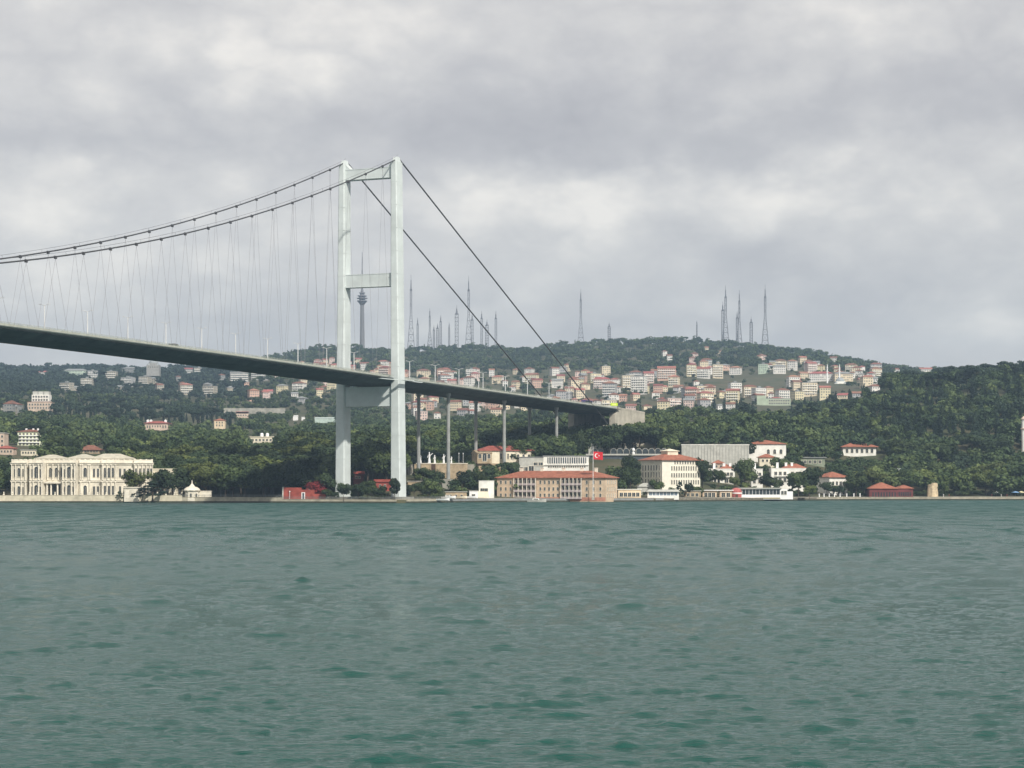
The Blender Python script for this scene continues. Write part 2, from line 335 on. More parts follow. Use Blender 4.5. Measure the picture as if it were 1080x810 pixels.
# ------------------------------------------------------------------ water
def build_water():
    m = bpy.data.materials.new('sea_water'); N, L = nt(m); b = N['Principled BSDF']
    b.inputs['Base Color'].default_value = (.004,.060,.049,1); b.inputs['Roughness'].default_value = .10; b.inputs['IOR'].default_value = 1.33
    geo = N.new('ShaderNodeNewGeometry')
    mp = N.new('ShaderNodeMapping'); mp.inputs['Scale'].default_value = (.40,1.15,1); mp.inputs['Rotation'].default_value = (0,0,R(-10)); L.new(geo.outputs['Position'], mp.inputs['Vector'])
    def ns(s, det, ro, vec=mp.outputs[0]):
        n = N.new('ShaderNodeTexNoise'); n.inputs['Scale'].default_value = s; n.inputs['Detail'].default_value = det; n.inputs['Roughness'].default_value = ro; L.new(vec, n.inputs['Vector']); return n
    n1 = ns(2.1, 5, .62); n2 = ns(.45, 3, .55)
    # far water carries its waves in the shading normal; close by they are modelled
    sp = N.new('ShaderNodeSeparateXYZ'); L.new(geo.outputs['Position'], sp.inputs[0])
    mr = N.new('ShaderNodeMapRange'); mr.inputs['From Min'].default_value = 150; mr.inputs['From Max'].default_value = 380; L.new(sp.outputs[1], mr.inputs['Value'])
    mu = N.new('ShaderNodeMath'); mu.operation = 'MULTIPLY'; L.new(n2.outputs['Fac'], mu.inputs[0]); L.new(mr.outputs[0], mu.inputs[1])
    b1 = N.new('ShaderNodeBump'); b1.inputs['Strength'].default_value = 1; b1.inputs['Distance'].default_value = .21; L.new(n1.outputs['Fac'], b1.inputs['Height'])
    b2 = N.new('ShaderNodeBump'); b2.inputs['Strength'].default_value = 1; b2.inputs['Distance'].default_value = .95; L.new(mu.outputs[0], b2.inputs['Height'])
    n0 = ns(6.5, 3, .6); b0 = N.new('ShaderNodeBump'); b0.inputs['Distance'].default_value = .03; L.new(n0.outputs['Fac'], b0.inputs['Height']); L.new(b0.outputs[0], b1.inputs['Normal'])
    L.new(b1.outputs[0], b2.inputs['Normal']); L.new(b2.outputs[0], b.inputs['Normal'])
    # patches of wind-ruffled and slicker water
    n3 = ns(.012, 3, .6); r3 = N.new('ShaderNodeMapRange'); r3.inputs['From Min'].default_value = .35; r3.inputs['From Max'].default_value = .65
    r3.inputs['To Min'].default_value = .06; r3.inputs['To Max'].default_value = .14; L.new(n3.outputs['Fac'], r3.inputs['Value'])
    r4 = N.new('ShaderNodeMapRange'); r4.inputs['From Min'].default_value = 120; r4.inputs['From Max'].default_value = 800; r4.inputs['To Max'].default_value = .30; L.new(sp.outputs[1], r4.inputs['Value'])
    r5 = N.new('ShaderNodeMath'); r5.operation = 'ADD'; L.new(r3.outputs[0], r5.inputs[0]); L.new(r4.outputs[0], r5.inputs[1]); 
    mg = N.new('ShaderNodeMapping'); mg.inputs['Scale'].default_value = (.16,.035,1); L.new(geo.outputs['Position'], mg.inputs['Vector'])
    n6 = ns(1.0, 4, .7, mg.outputs[0]); r6 = N.new('ShaderNodeMapRange'); r6.inputs['From Min'].default_value = .47; r6.inputs['From Max'].default_value = .62; r6.inputs['To Max'].default_value = .30; L.new(n6.outputs['Fac'], r6.inputs['Value'])
    r7 = N.new('ShaderNodeMath'); r7.operation = 'MULTIPLY_ADD'; L.new(r6.outputs[0], r7.inputs[0]); L.new(mr.outputs[0], r7.inputs[1]); L.new(r5.outputs[0], r7.inputs[2]); L.new(r7.outputs[0], b.inputs['Roughness'])
    pxs = np.concatenate([np.linspace(-4500,-170,30), np.linspace(-160,1240,620), np.linspace(1250,5500,30)])
    Yl = [36.0]
    while Yl[-1] < 420: Yl.append(Yl[-1] + .055*(Yl[-1]/45)**1.25*1.9)
    Yl += list(np.linspace(424, 1260, 60)); Yl = np.array([-150,-60,0.0,12,24,31] + Yl)
    Yg, Pg = np.meshgrid(np.maximum(Yl, .0), pxs, indexing='ij')
    XX = (Pg-540)*np.maximum(Yg, 36)/F; YY = np.repeat(Yl[:,None], len(pxs), 1)
    H = np.zeros_like(XX); DX = np.zeros_like(XX); DY = np.zeros_like(XX)
    r = np.random.default_rng(5)
    for k in range(58):
        lam = .26*(24.0**(k/57.0)); th = R(-97 + r.normal()*36); kk = 2*math.pi/lam
        A = .0058*lam**.80*(.4+1.2*r.random()); A *= 1.5 if lam < 1.2 else .30
        fade = np.clip((lam*150 - YY)/ (lam*60), 0, 1) if lam < 3 else np.clip((420-YY)/100, 0, 1)
        ph = kk*(XX*math.cos(th)+YY*math.sin(th)) + r.random()*6.28
        s = np.sin(ph); H += fade*A*(s + .28*np.cos(2*ph)); c = np.cos(ph)
        DX -= fade*A*.7*c*math.cos(th); DY -= fade*A*.7*c*math.sin(th)
    # gusts: wave height varies over tens of metres
    g = .78 + .25*np.sin(XX/23+YY/31+1)*np.sin(YY/17-XX/41) + .18*np.sin(YY/47+XX/13+2.2)
    g = g + .7*np.clip(np.sin(XX/3.1+YY/9.7+np.sin(YY/13))*np.sin(YY/7.3-XX/5.9+1.1*np.sin(XX/11))-.45,0,1)
    H *= g
    rows = YY[:,0]
    for q in range(6500):                     # single steep wavelets riding on the chop
        y0 = 46+ (r.random()**1.25)*350; x0 = (r.uniform(-60,1140)-540)*y0/F
        sx = (.14+.55*r.random()**4)*(1+y0/110); sf = (.035+.14*min(sx/(1+y0/110),.5))*(.7+.5*r.random())*(1+y0/75); sb = sf*r.uniform(2.2,4); a = sf*r.uniform(.30,.55); t = .12+r.normal()*.12
        i0, i1 = np.searchsorted(rows, (y0-3-y0*.03, y0+4+y0*.03)); cs_ = np.abs(XX[i0]-x0) < sx*3
        if not cs_.any(): continue
        c0, c1 = np.where(cs_)[0][[0,-1]]; sl_ = (slice(i0,i1), slice(c0,c1+1))
        u = (XX[sl_]-x0)/sx; v = YY[sl_]-y0-t*(XX[sl_]-x0)
        H[sl_] += a*np.exp(-u*u)*np.where(v < 0, np.exp(-(v/sf)**2), np.exp(-(v/sb)**2))
    near = (YY > 30) & (Pg > -170) & (Pg < 1250)
    H[~near] = 0; DX[~near] = 0; DY[~near] = 0
    P = np.stack([XX+DX*g, YY+DY*g, H], -1)
    tag(link('water', gmesh('water', P, m)), kind='structure')
build_water()

# ------------------------------------------------------------------ bridge
U = Vector((.397,.918,0)).normalized(); PV = Vector((U.y,-U.x,0)); TC = Vector((-67.9,1005.6,0))
def B(s, l, z): v = TC + U*s + PV*l; return (v.x, v.y, z)
def zd(s): return 59.4+4.9*(1-((s+537)/537)**2) if s <= 0 else 59.4-.0148*s
def zc(s): return 66.5+97.5*((s+537)/537)**2
def build_bridge():
    root = empty('suspension_bridge', (TC.x,TC.y,0), 'pale grey-green suspension bridge on a twin-legged tower crossing to the wooded shore', 'bridge')
    inv = Matrix.Translation((-TC.x,-TC.y,0))
    class BB(MB):
        def build(s, name, mats, parent=None):
            off = Vector((TC.x,TC.y,0)) if parent is root or parent is None else Vector((TC.x,TC.y,0))
            s.v = [(v[0]-off.x, v[1]-off.y, v[2]) for v in s.v]
            return MB.build(s, name, mats, parent)
    def sweep(mb, prof, ss, zf, closed=True):
        n = len(prof); b = len(mb.v)
        for s in ss:
            for l, dz in prof: mb.v.append(B(s, l, zf(s)+dz))
        for i in range(len(ss)-1):
            for k in range(n):
                k2 = (k+1) % n; mb.f.append([b+i*n+k, b+i*n+k2, b+(i+1)*n+k2, b+(i+1)*n+k]); mb.m.append(mb.mi)
        mb.f.append([b+k for k in range(n)][::-1]); mb.m.append(mb.mi); e = b+(len(ss)-1)*n; mb.f.append([e+k for k in range(n)]); mb.m.append(mb.mi)
    SS = [-1060 + 10*i for i in range(136)] + [298]
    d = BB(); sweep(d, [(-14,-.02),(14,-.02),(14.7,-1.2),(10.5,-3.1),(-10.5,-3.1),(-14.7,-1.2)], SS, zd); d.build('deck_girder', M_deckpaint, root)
    rd = BB(); sweep(rd, [(-13.6,.08),(13.6,.08),(13.6,.0),(-13.6,.0)], SS, zd); rd.mi = 1
    for s0 in range(-700, 290, 12):
        for l in (-9.6,-6.0,6.0,9.6):
            z = zd(s0+1.5)+.1; rd.add([B(s0,l-.08,z),B(s0,l+.08,z),B(s0+3,l+.08,zd(s0+3)+.1),B(s0+3,l-.08,zd(s0+3)+.1)], [(0,1,2,3)])
    rd.build('roadway', [M_asphalt, M_pw], root)
    for sg in (-1, 1):      # footways outside the cables, split at the tower leg
        for (a, b) in ((-1060,-9), (9,298)):
            w = BB(); ss = list(np.linspace(a, b, max(3, int(abs(b-a)/12))))
            sweep(w, [(sg*14.75,-.25),(sg*16.9,-.25),(sg*16.9,-.62),(sg*14.75,-.62)], ss, zd); w.build('footway', M_slab, root)
            r = BB()
            s = a
            while s < b:
                if s > -700:
                    r.tube(B(s,sg*16.85,zd(s)-.25), B(s,sg*16.85,zd(s)+.95), .06, n=4)
                s += 2.6
            sl_ = [q for q in ss if q > -720]
            for dz in (.15,.42,.68,.95): r.path([B(q,sg*16.85,zd(q)+dz) for q in sl_], .055, 4)
            r.build('railing', M_deckedge, root)
            k = BB(); sweep(k, [(sg*13.95,.0),(sg*14.2,.0),(sg*14.2,.85),(sg*13.95,.85)], ss, zd); k.build('crash_barrier', M_deckedge, root)
    k = BB(); sweep(k, [(-.35,.08),(.35,.08),(.12,.95),(-.12,.95)], SS, zd); k.build('median_barrier', M_conc, root)
    # service walkway bending out round the leg at the tower
    for sg in (-1, 1):
        w = BB(); pts = [(-22,16.2),(-10,16.4),(-6,19.6),(6,19.6),(10,16.4),(22,16.2)]
        for (s0,l0),(s1,l1) in zip(pts[:-1], pts[1:]):
            a = [B(s0,sg*(l0-.9),58.2),B(s0,sg*(l0+.9),58.2),B(s1,sg*(l1+.9),58.2),B(s1,sg*(l1-.9),58.2)]
            w.hexa(a, [(x,y,z+.35) for x,y,z in a])
            for dz in (1.0,1.5): w.tube(B(s0,sg*(l0+.85),58.2+dz), B(s1,sg*(l1+.85),58.2+dz), .05, n=4)
        w.build('leg_walkway', M_tower, root)
    # legs: 7 m along the bridge, tapering from 5.2 to 3 m across, inner face plumb
    for sg in (-1, 1):
        t = BB()
        def ring(w, z, c=.45):
            hs = 3.5; a, b = 12.4, 12.4+w
            return [B(s,sg*l,z) for s,l in ((-hs+c,a),(hs-c,a),(hs,a+c),(hs,b-c),(hs-c,b),(-hs+c,b),(-hs,b-c),(-hs,a+c))]
        zs = [0,2.5] + [10+11*i for i in range(14)] + [162.6]
        rings = [ring(5.2-2.1*z/163, z) for z in zs]
        n = 8
        for q in rings: t.v += q
        for i in range(len(rings)-1):
            for k in range(n): t.f.append([i*n+k, i*n+(k+1)%n, (i+1)*n+(k+1)%n, (i+1)*n+k]); t.m.append(0)
        t.f.append(list(range(n))); t.m.append(0); t.f.append([(len(rings)-1)*n+k for k in range(n)]); t.m.append(0)
        # panel joints every 11 m
        t.mi = 1
        for z in zs[2:-1]:
            w = 5.2-2.1*z/163; hs = 3.53; a, b = 12.37, 12.43+w
            lo = [B(-hs,sg*a,z),B(hs,sg*a,z),B(hs,sg*b,z),B(-hs,sg*b,z)]; t.hexa(lo, [(x,y,zz+.07) for x,y,zz in lo])
        lg = t.build('tower_leg', [M_tower, mat('seam_paint', (.5,.54,.52), .6, .05)], root)
        sd = BB(); lo = [B(-2.4,sg*12.7,162.6),B(2.4,sg*12.7,162.6),B(2.4,sg*15.2,162.6),B(-2.4,sg*15.2,162.6)]
        hi = [B(-1.3,sg*13.1,165),B(1.3,sg*13.1,165),B(1.3,sg*14.9,165),B(-1.3,sg*14.9,165)]; sd.hexa(lo, hi)
        sd.build('cable_saddle', M_tower, lg)
        ft = BB(); lo = [B(-6,sg*9.8,-2),B(6,sg*9.8,-2),B(6,sg*20.2,-2),B(-6,sg*20.2,-2)]; ft.hexa(lo, [(x,y,2.9) for x,y,_ in lo]); ft.build('leg_footing', M_conc, lg)
    def beam(z0, z1, hs, haunch=0):
        t = BB(); lo = [B(-hs,-12.42,z0),B(hs,-12.42,z0),B(hs,12.42,z0),B(-hs,12.42,z0)]; t.hexa(lo, [(x,y,z1) for x,y,_ in lo])
        if haunch:
            for sg in (-1,1):
                vs = [B(-hs,sg*12.42,z1),B(-hs,sg*(12.42-haunch),z1),B(-hs,sg*12.42,z1+haunch),B(hs,sg*12.42,z1),B(hs,sg*(12.42-haunch),z1),B(hs,sg*12.42,z1+haunch)]
                t.add(vs, [(0,1,2),(3,5,4),(0,3,4,1),(1,4,5,2),(2,5,3,0)])
        for z in (z0-.05, z1-.3):
            lo = [B(-hs-.12,-12.4,z),B(hs+.12,-12.4,z),B(hs+.12,12.4,z),B(-hs-.12,12.4,z)]; t.hexa(lo, [(x,y,zz+.35) for x,y,zz in lo])
        return t.build('cross_beam', M_tower, root)
    beam(155.2,160.2,2.2,2.6); beam(103.4,109.6,2.2); beam(46.2,55.4,2.4)
    # cables
    for sg in (-1, 1):
        c = BB(); L0 = sg*14.0
        pts = [B(s,L0,zc(s)+(.9 if s > -1 else 0)) for s in np.linspace(-1074, -1.3, 90)] + [B(1.3,L0,165)]
        c.path(pts, .29, 7); c.tube(B(1.3,L0,165), B(284,L0,45.2), .36, n=7)
        hr = BB(); hr.path([(x,y,z+1.35) for x,y,z in pts[-62:]], .05, 4)
        for (x,y,z) in pts[-62::2]: hr.tube((x,y,z), (x,y,z+1.35), .04, n=4)
        cb = c.build('main_cable', M_cable, root); hr.build('hand_rope', M_cable, cb)
        for k in range(20):
            s = -14.8-17.2*k
            q = BB(); z = zc(s); lo = [B(s-.6,L0-.3,z-.75),B(s+.6,L0-.3,z-.75),B(s+.6,L0+.3,z-.75),B(s-.6,L0+.3,z-.75)]; q.hexa(lo, [(x,y,zz+1.1) for x,y,zz in lo])
            q.build('cable_clamp', M_cable, cb)
            for e in (-1, 1):
                h = BB(); s2 = s+e*7.4
                if s2 > -4.5: s2 = -5.5
                h.tube(B(s,L0,z-.6), B(s2,L0+.2*sg,zd(s2)-.3), .047, n=5); h.build('hanger', M_hanger, root)
        fh = BB()
        for k in range(20, 60):
            s = -14.8-17.2*k; z = zc(s)
            for e in (-1, 1): fh.tube(B(s,L0,z-.4), B(s+e*7.4,L0+.2*sg,zd(s+e*7.4)-.3), .05, n=4)
        tag(fh.build('hanger', M_hanger, root), kind='stuff')
    # side-span piers in pairs
    for s, zb in ((70,11.5),(141,18),(216,24)):
        for sg in (-1, 1):
            p = BB(); zt = zd(s)-3.1
            p.tube(B(s,sg*8.4,zb-12), B(s,sg*8.4,zt-1.2), .95, .85, 12)
            p.tube(B(s,sg*8.4,zt-1.4), B(s,sg*8.4,zt), 1.3, 1.3, 10); pr = p.build('pier', M_pier, root)
            if s < 80:
                f = BB(); a = [B(s-5,sg*8.4-4,0),B(s+6,sg*8.4-4,0),B(s+6,sg*8.4+5.5,0),B(s-5,sg*8.4+5.5,0)]
                b = [B(s-2,sg*8.4-1.8,zb),B(s+2,sg*8.4-1.8,zb),B(s+2,sg*8.4+2,zb),B(s-2,sg*8.4+2,zb)]; f.hexa(a, b); f.build('pier_footing', M_conc, pr)
    # abutment with wing wall
    a = BB(); 
    def sec(s, top, out): return [B(s,-out,8),B(s,out,8),B(s,out,top),B(s,-out,top)]
    def sec2(s, top, l0, l1): return [B(s,l0,8),B(s,l1,8),B(s,l1,top),B(s,l0,top)]
    for l0, l1 in ((-15.3,-11.5),(11.5,15.3)):
        for (sa,ta),(sb,tb) in (((293,51.4),(299,54.7)),((299,54.7),(346,53.4))):
            a.add(sec2(sa,ta,l0,l1)+sec2(sb,tb,l0,l1), [(0,1,5,4),(1,2,6,5),(2,3,7,6),(3,0,4,7),(0,3,2,1),(4,5,6,7)])
    a.add(sec2(338,50.5,-11.5,11.5)+sec2(342,50.5,-11.5,11.5), [(0,1,5,4),(1,2,6,5),(2,3,7,6),(3,0,4,7),(0,3,2,1),(4,5,6,7)])
    ab = a.build('abutment', M_abut, root)
    pa = BB()
    for sg in (-1,1):
        lo = [B(299,sg*15.0,54.7),B(346,sg*15.0,53.4),B(346,sg*15.4,53.4),B(299,sg*15.4,54.7)]; pa.hexa(lo, [(x,y,z+1.1) for x,y,z in lo])
    pa.build('parapet', M_abut, ab)
    for e in (-1,1):
        g = BB()
        lo = [B(280,e*14-1.6,44.5),B(292.9,e*14-1.6,44.5),B(292.9,e*14+1.6,44.5),B(280,e*14+1.6,44.5)]; g.hexa([(x,y,20) for x,y,z in lo], lo)
    g.build('cable_anchorage', M_abut, ab)
    return root
build_bridge()
# approach road carried on behind the abutment
def approach():
    mb = MB(); pts = [(296,0),(345.8,0)]
    for (s0,l0),(s1,l1) in zip(pts[:-1], pts[1:]):
        z0 = zd(s0)-.0; z1 = zd(s1)
        lo = [B(s0+.2,l0-14,z0-1.9),B(s0+.2,l0+14,z0-1.9),B(s1+.2,l1+14,z1-1.9),B(s1+.2,l1-14,z1-1.9)]
        hi = [(x,y,z+1.94) for x,y,z in lo]
        if s0 >= 299 or True: mb.hexa(lo, hi)
    tag(mb.build('road', M_asphalt), kind='structure')
approach()

# street lamps on the bridge (double-arm, in the median)
def lamp_proto(h, arm, double=True):
    r = empty('street_lamp', (0,0,0), 'x', 'street lamp')
    p = MB(); p.tube((0,0,0), (0,0,h), .25, .17, 8); p.tube((0,0,0),(0,0,.6),.28,.28,8); p.build('pole', M_lamp, r)
    for e in ((-1,1) if double else (1,)):
        a = MB(); a.tube((0,0,h-.1), (e*arm*.75,0,h+.35), .12, .10, 6); ar = a.build('arm', M_lamp, r)
        hd = MB(); hd.hexa([(e*arm*.7,-.2,h+.25),(e*arm*1.15,-.14,h+.28),(e*arm*1.15,.14,h+.28),(e*arm*.7,.2,h+.25)],
                           [(e*arm*.7,-.2,h+.5),(e*arm*1.15,-.14,h+.4),(e*arm*1.15,.14,h+.4),(e*arm*.7,.2,h+.5)]); hd.build('lamp_head', M_lamp, ar)
    return r
lp = lamp_proto(10.4, 2.2)
first = True
ll = [-44-27*k for k in range(10, -1, -1)] + [-17] + [42.5,72,101,131.8,161.8,193,225,256]
for i, s in enumerate(ll):
    o = lp if first else copy_tree(lp); first = False
    o.location = B(s, 0, zd(s)+.9); o.rotation_euler = (0,0,math.atan2(PV.y, PV.x))
    tag(o, 'white double-armed lamp post on the bridge left of the tower' if s < 0 else 'white double-armed lamp post on the bridge deck right of the tower', 'street lamp', 'lamp posts along the bridge')
o = lamp_proto(9.5, 2.0); o.location = B(146, -9, zd(146)+.1); o.rotation_euler = (0,0,math.atan2(PV.y, PV.x))
tag(o, 'lamp post close beside another lamp on the bridge right of the tower', 'street lamp', 'lamp posts along the bridge')

# vehicles on the bridge
def car_proto(colr, kind='car', name='car'):
    cm = mat('car_paint_%s' % colr[0], colr[1], .35, .03, .5, spec=.5)
    r = empty(name, (0,0,0), 'x', 'car')
    if kind == 'car':
        prof = [(-2.15,.35),(-2.2,.8),(-1.6,.95),(-1.0,1.42),(.5,1.45),(1.15,.98),(2.1,.82),(2.2,.35)]; hw = .87
    elif kind == 'van':
        prof = [(-2.6,.35),(-2.65,1.9),(-2.4,2.1),(1.2,2.1),(1.9,1.2),(2.5,1.05),(2.55,.35)]; hw = .98
    else:
        prof = [(-5.8,.45),(-5.85,2.9),(-5.6,3.15),(5.5,3.15),(5.85,2.7),(5.9,.45)]; hw = 1.25
    b = MB(); n = len(prof)
    b.add([(x,-hw,z) for x,z in prof]+[(x,hw,z) for x,z in prof], [tuple(range(n))[::-1], tuple(range(n,2*n))]+[(i,(i+1)%n,n+(i+1)%n,n+i) for i in range(n)]); b.build('body', cm, r)
    for e in (-1,1):
        w = MB()
        if kind == 'car': w.add([(-1.35,e*(hw+.01),.98),(-.95,e*(hw+.01),1.34),(.45,e*(hw+.01),1.36),(.95,e*(hw+.01),1.0)], [(0,1,2,3)])
        elif kind == 'van': w.add([(-.2,e*(hw+.01),1.3),(-.2,e*(hw+.01),1.9),(1.1,e*(hw+.01),1.9),(1.6,e*(hw+.01),1.3)], [(0,1,2,3)])
        else: w.add([(-5.4,e*(hw+.01),1.5),(-5.4,e*(hw+.01),2.7),(5.3,e*(hw+.01),2.7),(5.3,e*(hw+.01),1.5)], [(0,1,2,3)])
        w.build('side_window', M_glass, r)
    ax = {'car':1.35,'van':1.6,'bus':3.6}[kind]; rr = .33 if kind != 'bus' else .48
    for e in (-1,1):
        for f in (-1,1):
            w = MB(); w.tube((f*ax,e*(hw-.12),rr),(f*ax,e*(hw+.05),rr),rr,rr,10); w.build('wheel', M_rubber, r)
    return r
ANG = math.atan2(U.y, U.x)
for (s, l, c, k, nm, lab, ct) in [
        (-208,9,('dark',(.04,.05,.05)),'car','car','small dark car on the bridge, leftmost of the three dark ones','car'),
        (-187,9,('black',(.03,.03,.035)),'van','van','dark van on the bridge left of the tower','van'),
        (-147,9,('dark',(.04,.05,.05)),'car','car','dark low car on the bridge between the van and the tower','car'),
        (-105,9,('dark',(.04,.05,.05)),'car','car','dark car on the bridge closest to the tower on its left','car'),
        (76,6,('white',(.6,.6,.58)),'van','van','white van on the side span just right of the near tower leg','van'),
        (160,9,('white',(.6,.6,.58)),'car','car','pale car on the side span of the bridge','car'),
        (262,9,('navy',(.05,.04,.16)),'bus','bus','dark blue bus at the right end of the bridge','bus'),
        (-262,9,('white',(.6,.6,.58)),'car','car','pale car on the bridge far left, behind the dark cars','car'),
        (-60,9,('silver',(.3,.31,.32)),'car','car','silver car on the bridge just before the far tower leg','car'),
        (100,9,('silver',(.3,.31,.32)),'car','car','silver car on the side span between the white van and the pale car','car'),
        (205,9,('white',(.6,.6,.58)),'van','van','white van on the side span left of the dark blue bus','van'),
        (236,9,('maroon',(.22,.03,.03)),'car','car','dark red car on the side span just left of the dark blue bus','car'),
        (282,3,('black',(.03,.03,.035)),'van','van','black van at the right end of the bridge next to the bus','van')]:
    o = car_proto(c, k, nm); o.location = B(s,l,zd(s)+.09); o.rotation_euler = (0,0,ANG); tag(o, lab, ct)
def yellow_sign():
    p = B(300, 12, 54.6); r = empty('road_sign', p, 'bright yellow-green sign board at the right end of the bridge deck', 'sign')
    m = MB(); m.box(-.1,.1,0,.2,0,3.2); m.box(1.4,1.6,0,.2,0,3.2); m.box(-1.6,-1.4,0,.2,0,3.2); m.build('post', M_lamp, r)
    m = MB(); m.box(-2.2,2.2,-.12,-.0,2.2,3.9); m.build('board', M_yellow, r)
    m = MB(); m.box(-1.2,1.2,-.135,-.122,2.75,3.35); m.build('arrow_panel', mat('pale_yellow', (.8,.85,.25), .6, .02), r)
yellow_sign()

# ------------------------------------------------------------------ buildings by the water
WINC = {}
def win_mesh(w, h, arch=False, fr=None, gl=None, sill=True):
    """window lying in the plane y=0, looking towards -y"""
    fr = fr or M_creaml; gl = gl or M_glass
    k = (round(w,2), round(h,2), arch, fr.name, gl.name)
    if k in WINC: return WINC[k]
    m = MB(); t = max(.07, w*.09)
    if arch:
        n = 8; pts = [(-w/2,0),(w/2,0)] + [(w/2*math.cos(math.pi*i/n), h-w/2+w/2*math.sin(math.pi*i/n)) for i in range(n+1)]
        m.mi = 1; m.add([(x,-.03,z) for x,z in pts], [tuple(range(len(pts)))])
        m.mi = 0; arc = pts[2:]
        for a, b in zip(arc[:-1], arc[1:]):
            sa, sb = 1+2*t/w*1.0, 1+2*t/w*1.0; c = h-w/2
            A = (a[0]*sa, c+(a[1]-c)*sa); Bq = (b[0]*sb, c+(b[1]-c)*sb)
            m.hexa([(a[0],-.14,a[1]),(b[0],-.14,b[1]),(b[0],-.0,b[1]),(a[0],-.0,a[1])], [(A[0],-.14,A[1]),(Bq[0],-.14,Bq[1]),(Bq[0],-.0,Bq[1]),(A[0],-.0,A[1])])
        m.box(-w/2-t,-w/2,-.14,0,0,h-w/2); m.box(w/2,w/2+t,-.14,0,0,h-w/2)
    else:
        m.mi = 1; m.add([(-w/2,-.03,0),(w/2,-.03,0),(w/2,-.03,h),(-w/2,-.03,h)], [(0,1,2,3)])
        m.mi = 0; m.box(-w/2-t,-w/2,-.12,0,0,h); m.box(w/2,w/2+t,-.12,0,0,h); m.box(-w/2-t,w/2+t,-.15,0,h,h+t)
    m.mi = 0; m.box(-t*.25,t*.25,-.07,-.035,0,h-(w/2 if arch else 0))
    m.box(-w/2-t*1.3,w/2+t*1.3,-.24,0,-t,0)
    WINC[k] = m.mesh('window', [fr, gl]); return WINC[k]
def windows(root, o, rz, xs, zs, w, h, **kw):
    """o, rz place the facade: xs run along it"""
    me = win_mesh(w, h, **kw)
    c, s = math.cos(rz), math.sin(rz)
    for z in zs:
        for x in xs: link('window', me, root, (o[0]+c*x+s*.0, o[1]+s*x, z), rz)
def lin(a, b, n): return [a+(b-a)*(i+.5)/n for i in range(n)]

